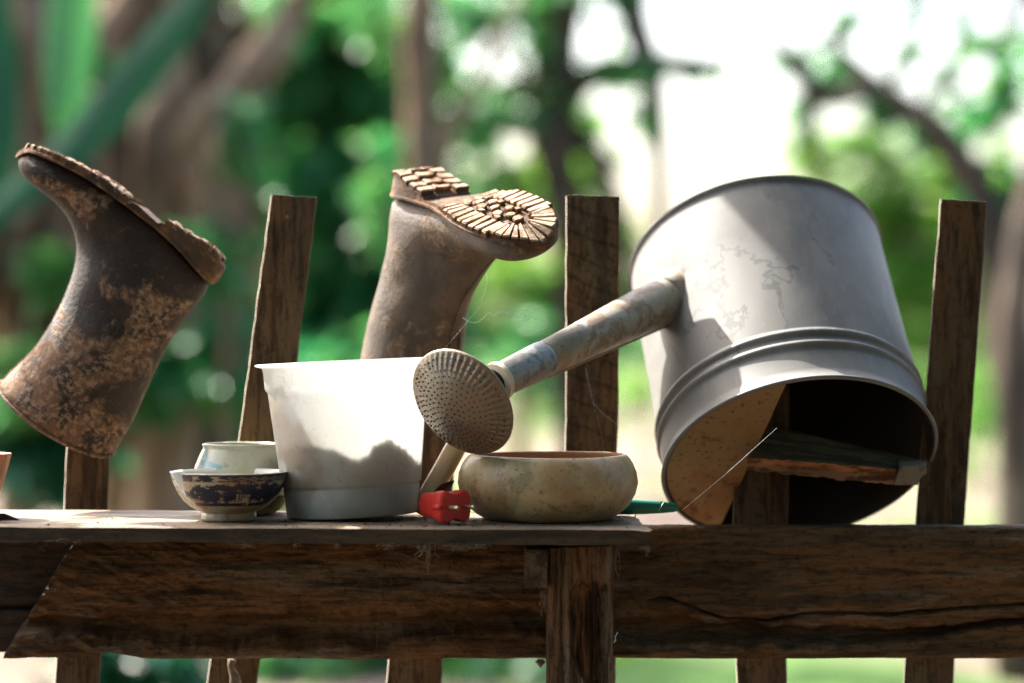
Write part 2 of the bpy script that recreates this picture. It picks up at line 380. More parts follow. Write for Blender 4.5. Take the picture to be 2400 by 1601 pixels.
# slanted sawn end face, visible beside the cut
mb = MB(); n = 24
a = []; b = []
for i in range(n + 1):
    v = i / n
    z = lerp(beam_bot(0) + .0005, beam_top(0) - .0005, v)
    a.append(Vector((beam_left(v) + .0012, .1408 + beam_disp(beam_left(v), z, 0, v), z)))
    b.append(Vector((beam_left(v) - .007 - .002*fb(v*12, 8, 0, 3), .1875, z)))
mb.v = a + b; mb.f = [(i, i+1, n+2+i, n+1+i) for i in range(n)]; mb.m = [0]*n
o = mb.build('sawn_end', m_rail); o.data.transform(Matrix.Translation(-t.location)); o.parent = t  # darker rail wood stands in for the shade under the board

o = relief_slab('back_rail', lambda v: bx(-160), lambda v: bx(330), lambda u: bz(1540 + 3*fb(u*9, 1, 0, 3)), lambda u: bz(1240), .189, .232, 120, 40,
                lambda x, z, u, v: .002*fb(x*8, z*45, 2, 4) + .012*math.exp(-((800 - z*S_B - 1437)/3)**2), m_rail)
tag(o, 'dark rail timber behind the diagonal cut end of the thick rail', 'timber rail')

YS = .236; SS = F / (D + YS)
def stake(label, TL, TR, BL, BR, tilt=.22, thick=.022):
    wm = m_stake_saw if 'saw marks' in label else m_stake
    """corner pixels of the front face, in the stake plane"""
    base = P((BL[0]+BR[0])/2, BL[1], YS)
    t = thing('fence_stake', label, 'stake', base, 'wooden stakes along the fence')
    mb = MB(); nx, nz = 8, 70
    sd = TL[0]*.37
    grids = []
    for side in (0, 1):
        for j in range(nz + 1):
            v = j / nz
            for i in range(nx + 1):
                u = i / nx
                L = Vector((lerp(BL[0], TL[0], v), lerp(BL[1], TL[1], v))); Rr = Vector((lerp(BR[0], TR[0], v), lerp(BR[1], TR[1], v)))
                wob = 1.6*fb(v*9, sd, 3, 4)
                q = L.lerp(Rr, u)
                x = q.x + wob + (1.2*fb(v*40, sd+u*3, 1, 2) if u in (0, 1) else 0)
                y = YS + (u-.5)*tilt*.06 + (thick if side else 0) + .0010*fb(u*3+sd, v*6, side, 4)*(1 if not side else 0) - (.0012 if 0 < i < nx and side == 0 else 0)
                if i in (0, nx) and side == 1: x += (1.5 if i else -1.5)
                mb.v.append(P(x, q.y + (1.5*fb(u*5, sd, 7, 3) if j == nz else 0), y) - base)
    k = nx + 1; n1 = (nz+1)*k
    for j in range(nz):
        for i in range(nx):
            mb.f.append((j*k+i, j*k+i+1, (j+1)*k+i+1, (j+1)*k+i)); mb.m.append(0)
            mb.f.append((n1+(j+1)*k+i, n1+(j+1)*k+i+1, n1+j*k+i+1, n1+j*k+i)); mb.m.append(0)
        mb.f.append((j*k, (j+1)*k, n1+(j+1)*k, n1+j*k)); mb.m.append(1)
        mb.f.append((j*k+nx, n1+j*k+nx, n1+(j+1)*k+nx, (j+1)*k+nx)); mb.m.append(0)
    for i in range(nx):
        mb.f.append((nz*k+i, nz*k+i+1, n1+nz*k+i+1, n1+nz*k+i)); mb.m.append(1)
        mb.f.append((i+1, i, n1+i, n1+i+1)); mb.m.append(0)
    if 'between the two boots' in label:
        nb = MB(); p_ = P(672, 508, YS - .001) - base; nb.tube([p_ + Vector((0,.004,0)), p_, p_ + Vector((0,-.0015,0))], [.0034,.0036,.0022], 10); nb.build('nail_head', m_endgrain, t)
    return mb.build('stake_wood', [wm, m_stake_lit], t, True, 35)
YB = 1820
def at(l0, l1, y): return l0[0] + (l1[0]-l0[0])*(y-l0[1])/(l1[1]-l0[1])
def mkstake(label, L0, L1, R0, R1, top, topr=None):
    stake(label, (at(L0, L1, top), top), (at(R0, R1, topr or top), topr or top), (at(L0, L1, YB), YB), (at(R0, R1, YB), YB))
mkstake('wooden stake holding up the upside-down boot above the blue and white bowl', (158,1040), (130,1600), (258,1040), (232,1600), 720)
mkstake('wooden stake leaning between the two boots behind the white pot', (637,457), (493,1545), (742,465), (608,1545), 457, 465)
mkstake('wooden stake holding up the boot with its tread turned to the viewer', (960,1000), (912,1550), (1068,1000), (1037,1550), 640)
mkstake('upright wooden stake behind the watering can spout with faint saw marks', (1328,459), (1324,1600), (1452,461), (1440,1600), 459, 461)
mkstake('wooden stake running up into the mouth of the watering can', (1721,1237), (1727,1553), (1846,1237), (1843,1553), 660)
mkstake('wooden stake leaning to the right of the watering can', (2205,467), (2122,1550), (2312,475), (2236,1550), 467, 475)

# ------------------------------------------------------------------ shelf board
SLOPE = -.0053         # the board drops a little to the right
YF0, YB0 = -.08, .178
def ztop(x): return -.2127 + SLOPE * x
def board():
    mb = MB(); nx, ny = 260, 26
    XL = -.72
    def xr(v, y): return .150 + .004*fb(v*6, 2, 0, 3) + (0 if y < 0 else 0)
    grid = []
    th = .0185
    for side in (0, 1):
        for i in range(nx + 1):
            for j in range(ny + 1):
                v = j / ny
                y = lerp(YF0, YB0, v)
                xe = .1555 + .005*fb(v*5, 2.7, 0, 4) - .006*v
                x = lerp(XL, xe, i/nx)
                z = ztop(x) - (th if side else 0)
                if side == 0: z += .0008*fb(x*7, y*60, 1, 4) - (.0018 if j in (0,) else 0) - .006*sstep(.135, .157, x)*max(0, .5+fb(y*30, 4, 0, 3))*.6
                else: z += .0012*fb(x*20, y*30, 6, 4)
                if j == 0: y += .0012*fb(x*18, side*3, 5, 4) + (.0 if side else .0012)
                if j == ny: y += .004*fb(x*9, 8, 5, 4)
                mb.v.append((x, y, z))
    k = ny + 1; n1 = (nx+1)*k
    for i in range(nx):
        for j in range(ny):
            mb.f.append((i*k+j, (i+1)*k+j, (i+1)*k+j+1, i*k+j+1)); mb.m.append(1)
            mb.f.append((n1+i*k+j+1, n1+(i+1)*k+j+1, n1+(i+1)*k+j, n1+i*k+j)); mb.m.append(0)
        mb.f.append((n1+i*k, n1+(i+1)*k, (i+1)*k, i*k)); mb.m.append(0)
        mb.f.append((i*k+ny, (i+1)*k+ny, n1+(i+1)*k+ny, n1+i*k+ny)); mb.m.append(0)
    for j in range(ny):
        mb.f.append((nx*k+j, n1+nx*k+j, n1+nx*k+j+1, nx*k+j+1)); mb.m.append(0)
        mb.f.append((j+1, n1+j+1, n1+j, j)); mb.m.append(0)
    o = mb.build('shelf_board', [m_board, wood_mat('sunlit_board_top', (.27,.20,.14), (.10,.07,.045), (.22,.155,.10), (.7,5,5), (.44,.38,.31), rough=.65, amt=.7, bump=.5, spec=.35)], None, True, 35)  # top faces painted paler than the front to carry the strong sunlight
    tag(o, 'long weathered plank shelf carrying the pots, bowls and the red plug', 'shelf board')
board()

# ------------------------------------------------------------------ post under the board
YP = -.055; SP = F / (D + YP)
def px_(p): return (p-1200)/SP
def pz_(p): return (800-p)/SP
def post_disp(x, z, u, v):
    px = 1200 + x*SP; py = 800 - z*SP
    d = .0016*fb(x*70, z*7, 2, 5) + .0022*fb(x*160, z*9, 5, 3)
    left = 1352 + 14*fb(py*.01, 3, 0, 3) - 14*sstep(1340, 1420, py) + 40*sstep(1500, 1640, py)
    cav = sstep(left-3, left+4, px)*(1 - sstep(1418, 1428, px))*sstep(1350, 1400, py + 20*fb(px*.05, 4, 0, 2))
    d += .016*cav*(1 + .5*fb(x*120, z*10, 8, 3))
    d += -.006*math.exp(-((px-1395-4*fb(py*.02, 1, 0, 2))/4)**2)*cav
    d += .003*math.exp(-((px-1315)/2.5)**2)
    d += .006*math.exp(-(px-1285)/3) + .006*math.exp(-(1437-px)/3)
    return d
o = relief_slab('support_post', lambda v: px_(1285), lambda v: px_(1436+4*(1-v)), lambda u: pz_(1900), lambda u: pz_(1285 - 5*u + 2*fb(u*6, 1, 0, 3)), YP, .132, 64, 210, post_disp, m_post)
tag(o, 'short split wooden post under the right end of the shelf board', 'post')
o = relief_slab('wood_block', lambda v: px_(1229+2*v), lambda v: px_(1281+4*v), lambda u: pz_(1376), lambda u: pz_(1286+2*u), YP-.012, .10, 16, 24,
                lambda x, z, u, v: .0012*fb(x*60, z*60, 2, 4) + .004*(math.exp(-v*18)+math.exp(-(1-v)*9)), m_endgrain)
o.data.materials.clear(); o.data.materials.append(wood_mat('block_wood', (.16,.10,.055), (.05,.03,.018), (.22,.12,.055), (5,5,5), (.25,.2,.14)))
tag(o, 'small square wooden block fixed against the left side of the post top', 'wood block')

# ------------------------------------------------------------------ boots
BS = 1865.0
def uv(p):     # pixel of the left boot -> boot coordinates (u along sole heel->toe, v from sole towards shaft opening)
    dx, dy = p[0]-534, p[1]-618
    return ((dx*-.870 + dy*-.492)/BS, (dx*-.492 + dy*.870)/BS)
BSEC = [((3,894),(264,1065),.062,0,1),((40,857),(288,1028),.060,0,.9),((78,822),(310,990),.058,0,.75),((112,775),(342,916),.055,0,.55),((141,720),(370,850),.0525,0,.35),((160,676),(401,796),.050,0,.2),
        ((173,636),(432,746),.0475,.1,.08),((179,606),(468,706),.045,.25,0),((180,585),(496,668),.043,.45,0),((178,564),(476,644),.0425,.7,0),((173,544),(430,595),.0425,.9,0),((166,525),(385,548),.0425,1,0),
        ((155,503),(340,508),.043,1,0),((138,482),(296,474),.0445,1,0),((114,462),(250,440),.0465,1,0),((88,443),(206,410),.0475,1,0),((66,426),(164,388),.046,1,0),((52,410),(126,371),.041,1,0),
        ((45,396),(96,360),.033,1,0),((44,385),(72,356),.022,1,0),((46,377),(56,360),.010,1,0)]
def boot_upper():
    mb = MB(); k = 40
    dens = []
    for a, b in zip(BSEC, BSEC[1:]):
        for q in (0, .5): dens.append(tuple((lerp(a[0][0], b[0][0], q), lerp(a[0][1], b[0][1], q)) if i == 0 else (lerp(a[1][0], b[1][0], q), lerp(a[1][1], b[1][1], q)) if i == 1 else lerp(a[i], b[i], q) for i in range(5)))
    dens.append(BSEC[-1])
    # light smoothing along the length
    for _ in range(2):
        sm = [dens[0]]
        for p, q, r in zip(dens, dens[1:], dens[2:]):
            sm.append(((.25*p[0][0]+.5*q[0][0]+.25*r[0][0], .25*p[0][1]+.5*q[0][1]+.25*r[0][1]), (.25*p[1][0]+.5*q[1][0]+.25*r[1][0], .25*p[1][1]+.5*q[1][1]+.25*r[1][1])) + tuple(.25*p[i]+.5*q[i]+.25*r[i] for i in (2,3,4)))
        sm.append(dens[-1]); dens = sm
    rings = []
    for si, (A, B, w, f, sk) in enumerate(dens):
        a = Vector(uv(A)); b = Vector(uv(B)); ring = []
        for j in range(k):
            t = 2*math.pi*j/k
            c, s = math.cos(t), math.sin(t)
            sa = (1 - c)/2                       # 0 at instep, 1 at sole side
            d = abs(s)
            p_in = lerp(1.0, 1.05, f); p_out = lerp(.95, .42, f)
            d = d**(lerp(p_in, p_out, sa))
            q = a.lerp(b, sa)
            W = w*d*(1 if s >= 0 else -1)
            # mouth plane leans, so the near edge of the shaft hangs lower
            skew = .26*sk*(W)
            crs = -.0022*math.exp(-((q.y - .118 - .25*(q.x-.07))/.006)**2)*abs(s)*(1-f) - .0016*math.exp(-((q.y - .100 - .4*(q.x-.07))/.005)**2)*abs(s)*(1-f)
            W += crs*(1 if s >= 0 else -1)
            ring.append(Vector((q.x, q.y + skew, W)) + Vector((0,0,1))*(.0015*fb(q.x*25, q.y*25, s*2, 3)*(1 if s >= 0 else -1) + .0030*fb(q.x*11, q.y*14, 3.3, 3)*s*(1-f)))
        rings.append(ring)
    inner = []
    c0 = sum(rings[0], Vector())/k; c3 = sum(rings[6], Vector())/k
    lip = [c0 + (p-c0)*.965 for p in rings[0]]
    deep = [c3 + (p-c3)*.95 for p in rings[6]]
    mb.rings([deep, lip] + rings, True, True)
    return mb
SEAM = [(510,655),(496,664),(470,634),(425,582),(372,534),(320,494),(258,447),(220,420),(180,399),(144,378),(108,363),(80,358),(56,362),(46,369)]
BOT  = [(534,618),(520,598),(500,575),(440,542),(397,512),(381,528),(336,486),(300,456),(264,426),(210,395),(156,368),(108,349),(69,337),(49,348)]
def seam_v(u): return interp(sorted([uv(p) for p in SEAM]), u)
bot_tab = sorted([uv(p) for p in BOT])
U_TOE = .2975
HW = [(0,.004),(.004,.018),(.012,.026),(.03,.033),(.055,.0355),(.092,.0345),(.115,.035),(.14,.040),(.18,.0475),(.21,.0495),(.24,.0475),(.265,.040),(.28,.031),(.29,.021),(.2965,.008),(.2985,.002)]
def hw(u): return interp(HW, u)
def arch_v(u):         # underside of the slab without lugs
    return interp(bot_tab, u) + .0058*(1 if u < .0945 else sstep(.128, .150, u)) + .003*sstep(.0, -.004, u-.002)
def boot_sole():
    mb = MB(); rings = []
    us = [0,.002,.005,.01,.02,.035,.05,.065,.08,.0925,.0946,.0965,.11,.118,.128,.14,.16,.18,.2,.22,.24,.255,.27,.28,.288,.294,.2975,.2985]
    for u in us:
        w = hw(u) + .0012; t0 = arch_v(u); t1 = max(seam_v(max(.0,u)) + .002, t0 + .006)
        ring = []
        for sx, vv in ((1, t0), (1.0, t0+.0015), (1.0, t1-.0045), (1.045, t1-.004), (1.045, t1-.001), (.97, t1)):
            ring.append(Vector((u, vv + .0004*fb(u*70, sx, 2, 3), w*sx)))
        ring = [Vector((u, t0, w*.93))] + ring + [Vector((p.x, p.y, -p.z)) for p in reversed(ring)] + [Vector((u, t0, -w*.93))]
        rings.append(ring)
    mb.rings(rings, True, True)
    return mb
def boot_tread(which):
    mb = MB()
    rnd = random.Random(3)
    H = .0062
    def lug(pts):         # convex polygon in (u, w)
        n = len(pts); low = []; mid = []; top = []
        cx = sum(p[0] for p in pts)/n; cw = sum(p[1] for p in pts)/n
        for (u, w) in pts:
            b = arch_v(max(0, min(.298, u)))
            low.append((u, b + .002, w)); jit = .0016*rnd.uniform(-1, 1); u += .0009*rnd.uniform(-1, 1); w += .0009*rnd.uniform(-1, 1)
            s = .91
            mid.append((u, b - H + .0018, w)); top.append((cx+(u-cx)*s, b - H + jit*.5, cw+(w-cw)*s))
        base = len(mb.v); mb.v += [Vector(p) for p in low+mid+top]
        for i in range(n):
            j = (i+1) % n
            mb.f.append((base+i, base+j, base+n+j, base+n+i)); mb.m.append(1)
            mb.f.append((base+n+i, base+n+j, base+2*n+j, base+2*n+i)); mb.m.append(0)
        mb.f.append(tuple(base+2*n+i for i in range(n))); mb.m.append(0)
    def bar(u, thick, w0, w1, slant):
        lug([(u, w0), (u+thick, w0), (u+thick+slant, w1), (u+slant, w1)])
    if which == 0:
     # forefoot side bars
     n = 9
     for s in (1, -1):
         for i in range(n):
             u = .142 + i*.0118
             e = hw(u + .004)*.99
             bar(u, .0084, s*e*.42, s*e*1.035, -.004 + i*.0009)
     # centre studs
     for i in range(6):
         u = .150 + i*.0165
         for w in ((-.0085, .0085) if i % 2 == 0 else (0, )):
             r = .0058
             lug([(u + r*1.15*math.cos(a*math.pi/3), w + r*math.sin(a*math.pi/3)*1.1) for a in range(6)])
     for i in range(5):
         u = .158 + i*.0165
         for w in (-.0145, .0145):
             if i % 2 == 0: lug([(u-.004, w-.003), (u+.004, w-.003), (u+.005, w+.003), (u-.003, w+.003)])
     # toe fan
     for i in range(13):
         a = R(-84 + 14*i)
         cu = .2465
         def edge(an):
             r = .012
             while r < .07:
                 uu = cu + r*math.cos(an); ww = r*math.sin(an)
                 if uu > .2965 or abs(ww) > hw(uu)*.99: break
                 r += .0005
             return r
         da = R(5.3)
         r0 = .018 if i % 2 else .014
         re = edge(a)
         lug([(cu + r0*math.cos(a-da), r0*math.sin(a-da)), (cu + re*math.cos(a-da), re*math.sin(a-da)), (cu + re*math.cos(a+da), re*math.sin(a+da)), (cu + r0*math.cos(a+da), r0*math.sin(a+da))])
     lug([(.2465+.007*math.cos(a*math.pi/3), .007*math.sin(a*math.pi/3)) for a in range(6)])
    if which == 1:
     # heel
     for s in (1, -1):
         for i in range(5):
             u = .008 + i*.0172
             e = hw(u + .006)
             bar(u, .0108, s*e*.46, s*e*1.045, .001)
     for i in range(4):
         u = .014 + i*.0196
         lug([(u, -.012), (u+.0105, -.0125), (u+.0125, 0), (u+.0105, .0125), (u, .012), (u+.002, 0)])
    return mb
def bend_boot(mb, bend, twist):
    for p in mb.v:
        k_ = max(0, min(1, (p.x-.09)/.1)); f_ = 1 - sstep(.05, .12, p.y)
        if p.x < .09: continue
        a = twist*k_*f_; u_ = p.x-.09
        y, z = p.y, p.z
        p.y = y*math.cos(a) - z*math.sin(a) + u_*math.sin(bend)*f_; p.z = y*math.sin(a) + z*math.cos(a)
    return mb
def make_boot(label, origin, U, V, W, bend=0, twist=0, mr=None):
    mr = mr or m_rubber
    t = thing('rubber_boot', label, 'boot', origin, 'rubber boots hung on stakes')
    m = Matrix((U, V, W)).transposed()
    t.matrix_world = Matrix.Translation(origin) @ m.to_4x4()
    ob = bend_boot(boot_upper(), bend, twist).build('boot_upper', mr, t)
    s = bend_boot(boot_sole(), bend, twist).build('sole', m_sole, t, True, 40)
    bend_boot(boot_tread(0), bend, twist).build('forefoot_tread', [m_lug, m_sole], s, False)
    bend_boot(boot_tread(1), bend, twist).build('heel_tread', [m_lug, m_sole], s, False)
    # seam bead round the shaft mouth and up the back
    r = MB(); vs = ob.data.vertices; k = 40
    ring = [vs[2*k + j].co.copy() for j in range(k)]
    c = sum(ring, Vector())/k
    r.tube([c + (p-c)*1.004 for p in ring] + [c + (ring[0]-c)*1.004], .0022, 6)
    r.build('mouth_rim', mr, t)
    b = MB(); pts = []
    for i in range(0, 26): pts.append(vs[(2+i)*k + 0].co + Vector((0, 0, 0)))
    b.tube(pts, .0016, 6); b.build('shin_seam', mr, t)
    return t
YA = .21
sc = (D + YA)/F*BS
o1 = P(534, 618, YA)
make_boot('muddy brown rubber boot upside down at the far left, toe pointing left', o1,
          Vector((-.870, 0, .492)), Vector((-.492, 0, -.870)), Vector((0, -1, 0)))
K2 = 1.0
make_boot('muddy grey-brown rubber boot upside down behind the white pot, tread showing', Vector((-.1350, .27, .2208)),
          Vector((.561,-.694,-.452))*K2, Vector((-.182,.429,-.885))*K2, Vector((.808,.578,.114))*K2, R(-11), R(18), m_rubber2)

# ------------------------------------------------------------------ watering can
cc = Vector((.36063, .2, -.15199)); ca = Vector((-.10791, .61535, .78083)).normalized()
ce1 = Vector((.99058, 0, .1369)); ce1 = (ce1 - ca*ce1.dot(ca)).normalized(); ce2 = ca.cross(ce1)
RM, RB, LC = .172, .167, .330
can = thing('watering_can', 'big grey metal watering can hung upside down over a stake at the right', 'watering can', cc)
mcan = Matrix((ce1, ce2, ca)).transposed().to_4x4()
can.matrix_world = Matrix.Translation(cc) @ mcan
im = can.matrix_world.inverted()
def rad(h): return lerp(RM - .003, RB, h/LC)
prof = []
def bead(h0, w, amp):
    return [(rad(h0 + w*(q/8-.5)) + amp*math.sin(math.pi*q/8), h0 + w*(q/8-.5)) for q in range(9)]
prof += [(RM-.0015, .0), (RM+.0016, .0004), (RM+.0030, .0022), (RM+.0022, .0042), (RM-.0006, .0056)]
prof += [(rad(.02), .02), (rad(.045), .045)]
prof += bead(.0575, .013, .0042) + [(rad(.067), .067)] + bead(.0755, .013, .0042)
prof += [(rad(.084), .084)] + [(rad(h), h) for h in (.11,.14,.17,.2,.23,.26,.29,.315)] + [(rad(.325), .325), (RB+.001, .3265), (RB+.0035, .328), (RB+.0035, .3315), (RB+.0005, .333), (RB-.004, .3315), (RB-.006, .3265)]
def dent(r, h, t, i):
    # hammered dent beside the spout root and general waviness
    w = .0009*fb(math.cos(t)*2, math.sin(t)*2, h*9, 3)
    dt = (t - SPOUT_T - .20 + math.pi) % (2*math.pi) - math.pi
    w -= .0035*math.exp(-(dt/.07)**2 - ((h-.232)/.018)**2)
    return r + (w if .03 < h < .318 else 0), h
# where the spout meets the body: ray through pixel (1562,702) against the cylinder
oo = im @ Vector((0, -D, 0)); dd = (im.to_3x3() @ Vector(((1562-1200)/F, 1, (800-702)/F)))
A_ = dd.x**2 + dd.y**2; B_ = 2*(oo.x*dd.x + oo.y*dd.y); C_ = oo.x**2 + oo.y**2 - (.1685)**2
kk = (-B_ - math.sqrt(max(0, B_*B_ - 4*A_*C_)))/(2*A_)
sroot = oo + dd*kk
SPOUT_T = math.atan2(sroot.y, sroot.x)
mb = MB(); mb.lathe(prof, 144, fn=dent)
mb.build('can_body', m_galv, can, True, 60)
mb = MB()
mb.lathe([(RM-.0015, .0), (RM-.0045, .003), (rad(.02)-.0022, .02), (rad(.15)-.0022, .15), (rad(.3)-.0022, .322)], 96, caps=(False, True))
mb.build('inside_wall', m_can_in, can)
mb = MB(); mb.lathe([(RB-.005, .327), (RB*.6, .3275), (.004, .328)], 64, caps=(False, True)); mb.build('can_base', m_galv, can)
# half-moon cover on the spout side of the mouth
mb = MB()
p0 = Vector((-.0184, -.1627)); p1 = Vector((-.1016, .1235))
d = (p1-p0).normalized(); nrm = Vector((-d.y, d.x)); nrm = nrm if nrm.x < 0 else -nrm
RC = RM - .004
def onc(q, dr):
    b = q.dot(dr); c = q.dot(q) - RC*RC
    return q + dr*(-b + math.sqrt(b*b - c))
s0 = onc(p0, -d); s1 = onc(p0, d)
a0 = math.atan2(s0.y, s0.x); a1 = math.atan2(s1.y, s1.x)
if (a1 - a0) % (2*math.pi) > math.pi: a0, a1 = a1, a0; s0, s1 = s1, s0
sp = (a1 - a0) % (2*math.pi); n = 48
top = []; bot = []
rows = []
for i in range(n+1):
    arc = Vector((RC*math.cos(a0 + sp*i/n), RC*math.sin(a0 + sp*i/n))); ch = s0.lerp(s1, i/n)
    rows.append([ch.lerp(arc, q/8) for q in range(9)])
for lay, h in ((0, .0030), (1, .0046)):
    for r_ in rows:
        for q in r_:
            mb.v.append(Vector((q.x, q.y, h + .0022*math.exp(-((q-p0).dot(nrm)/.01)**2)*0 + .0015*fb(q.x*14, q.y*14, 1, 3))))
k = 9; n1 = (n+1)*k
for i in range(n):
    for q in range(8):
        mb.f.append((i*k+q, i*k+q+1, (i+1)*k+q+1, (i+1)*k+q)); mb.m.append(0)
        mb.f.append((n1+(i+1)*k+q, n1+(i+1)*k+q+1, n1+i*k+q+1, n1+i*k+q)); mb.m.append(0)
    mb.f.append((i*k, (i+1)*k, n1+(i+1)*k, n1+i*k)); mb.m.append(0)
mb.build('half_cover', m_cover, can, False)
# spout
RC0 = P(1082, 945, -.015)                        # centre of the rose rim
ring_c = P(1170, 893, .010)
sroot_w = can.matrix_world @ sroot
sdir = (ring_c - sroot_w).normalized()
def W2L(p): return im @ p
e_a = sdir.orthogonal().normalized()
ln = (ring_c - sroot_w).length
def spt(tt): return sroot_w + sdir*(ln*tt)
sp_ = MB(); fr = .765
sp_.tube([W2L(spt(q)) for q in (-.16, -.05, .0, .25, .5, fr)], [.0318, .0312, .0305, .0275, .0240, .0210], 40)
spout = sp_.build('spout', m_spout, can)
sl = MB(); sl.tube([W2L(spt(q)) for q in (fr-.02, fr-.015, fr, .9, .985, 1.0)], [.0205, .0224, .0226, .0212, .0203, .0195], 40); sl.build('spout_sleeve', m_sleeve, spout, True, 50)
# folded seam bead along the lower edge of the spout
down = Vector((-.25, -.5, -.83)); down = (down - sdir*down.dot(sdir)).normalized()
sm = MB(); sm.tube([W2L(spt(q) + down*(lerp(.0308, .0214, q/fr))) for q in (.0, .25, .5, fr-.02)], .0022, 8); sm.build('seam', m_rose, spout)
fl = MB()     # solder collar where the spout enters the body
fl.tube([W2L(spt(q)) for q in (-.10, -.03, .0, .02)], [.0345, .0345, .0335, .0308], 40); fl.build('spout_root', m_spout, spout)
# rose
rn = Vector((-.52, -.70, -.45)).normalized()
hd = Vector((.70, 0, -.714)); hd = (hd - rn*hd.dot(rn)).normalized(); hw_ = rn.cross(hd)
rose = thing('rose', None, None); rose.parent = can
bpy.data.objects.remove(rose)
RR = .0675; DH = .024
def rose_fn(r, h, t, i):
    q = r/RR
    return r, h + (.0019*sstep(.60, .95, q)*(math.sin(46*t)) if i < 26 else 0) + .0006*fb(r*60*math.cos(t), r*60*math.sin(t), 2, 3)*(1 if i < 26 else 0)
prof = [(max(.0002, RR*q/26), DH*(1-(q/26)**2.2)) for q in range(27)]
prof += [(RR+.0016, -.0008), (RR+.0022, -.0028), (RR+.0012, -.0045)]
mb = MB()
mb.lathe(prof, 184, W2L(RC0), im.to_3x3() @ hd, im.to_3x3() @ hw_, im.to_3x3() @ rn, rose_fn)
rface = mb.build('rose', m_rose, can)
pm = MB()
hd_l, hw_l, rn_l, rc_l = im.to_3x3() @ hd, im.to_3x3() @ hw_, im.to_3x3() @ rn, W2L(RC0)
for ri in range(1, 11):
    r = RR*.915*ri/10; nn = int(5.6*ri) if ri > 1 else 5
    for j in range(nn):
        a = 2*math.pi*(j + .5*(ri % 2))/nn + .1*math.sin(ri) + random.uniform(-.02, .02)
        rr = r + random.uniform(-.0006, .0006)
        hgt = DH*(1-(rr/RR)**2.2)
        sl_ = -DH*2.2*(rr/RR)**1.2/RR
        dr = hd_l*math.cos(a) + hw_l*math.sin(a)
        nn_ = (rn_l - dr*sl_).normalized()
        p = rc_l + dr*rr + rn_l*hgt
        pm.tube([p - nn_*.0008, p + nn_*.0006, p + nn_*.0014], [.00125, .0010, .0006], 7)
pm.build('perforations', m_hole, rface)
back = MB()
rb = [(RR+.0012, -.0045), (RR*.97, -.0065), (RR*.75, -.016), (RR*.5, -.026), (.0245, -.034), (.0205, -.040)]
back.lathe(rb, 64, rc_l, hd_l, hw_l, rn_l); back.build('rose_back', m_sleeve, rface)
nk = MB()
pbase = RC0 - rn*.036
nk.tube([W2L(pbase), W2L(pbase.lerp(ring_c, .6)), W2L(ring_c + sdir*-.004)], [.0195, .0180, .0175], 32); nk.build('neck', m_black, rface)
cl = MB(); cl.tube([W2L(ring_c - sdir*q) for q in (-.0065, -.006, .0005, .001)], [.0205, .0232, .0236, .021], 40); cl.build('collar_ring', m_collar, spout, True, 50)

# broken plank wedged across the mouth of the can
def plank():
    FL = [(1700,1096),(2168,1140)]; 
    nx = 90
    mb = MB()
    tl, tr = P(1752, 1072, .15), P(2100, 1100, .15)          # front top edge
    kl, kr = P(1808, 1000, .222), P(2172, 1082, .222)        # back top edge
    rings = []
    for i in range(nx+1):
        u = i/nx
        f_ = tl.lerp(tr, u); b_ = kl.lerp(kr, u)
        rag = .0035*fb(u*12, 1, 0, 4)
        th = lerp(.016, .019, u) + .003*fb(u*9, 4, 0, 4)
        sc_ = .009*math.exp(-((u-.45)/.28)**4)               # scooped break in the front edge
        f1 = f_ + Vector((0, rag + sc_*.4, -.002*fb(u*20, 3, 0, 3)))
        f2 = f_ + Vector((0, rag + .006 + sc_, -th*.5)); f3 = f_ + Vector((0, rag*1.5, -th))
        b2 = b_ + Vector((0, .001, -.016))
        rings.append([f1, f2, f3, b2, b_ + Vector((0, 0, .0005)), f_.lerp(b_, .5) + Vector((0, 0, .001*fb(u*10, 6, 0, 3)))])
    k = 6
    for r in rings: mb.v += r
    for i in range(nx):
        for j in range(k):
            j2 = (j+1) % k
            mb.f.append((i*k+j2, i*k+j, (i+1)*k+j, (i+1)*k+j2)); mb.m.append(1 if j in (0, 1) else 0)
    mb.f.append(tuple(range(k))); mb.m.append(2); mb.f.append(tuple(nx*k + j for j in reversed(range(k)))); mb.m.append(2)
    # sawn end block at the right
    a = P(2096, 1137, .142); b = P(2150, 1137, .150); c = P(2172, 1093, .150); d = P(2112, 1094, .142)
    bk = Vector((.004, .05, .006))
    mb.hexa([a, b, b+bk, a+bk, d, c, c+bk, d+bk], 2)
    o = mb.build('broken_plank', [m_plank, m_break, m_endgrain], None, False)
    tag(o, 'broken dark plank with an orange splintered edge wedged in the watering can mouth', 'plank')
plank()

# ------------------------------------------------------------------ pots and bowls on the board
def seat(px, y):  # point on the board under a pixel column
    x = (px-1200)*(D+y)/F
    return Vector((x, y, ztop(x) + .0006))
# white plastic pot
py_ = .066
pb = seat(826, py_)
pot = thing('plastic_pot', 'dirty translucent white plastic pot half full of soil beside the red plug', 'plant pot', pb)
pot.rotation_euler = (R(-.5), R(-2.6), 0)
pot.location = pb + Vector((0, 0, .0034))
def pot_fn(r, h, t, i):
    return r*(1 + .004*math.sin(3*t+1)) + .0004*fb(math.cos(t)*3, math.sin(t)*3, h*30, 3), h
PO = [(.0745,.004),(.0765,.0),(.0785,.002),(.0795,.012),(.0815,.0335),(.0805,.0350),(.0808,.0362),(.0828,.0374),(.0838,.039),(.0945,.146),(.0950,.150),(.0972,.1525),(.0985,.156),(.0990,.172),(.1005,.1795),(.1075,.1815),(.1090,.1825),(.1090,.1836),(.1070,.1845),(.1010,.1838)]
PI_ = [(.0985,.180),(.0968,.158),(.0948,.1545),(.0930,.150),(.0925,.146),(.0822,.041),(.0800,.030),(.0780,.006),(.0600,.005),(.002,.005)]
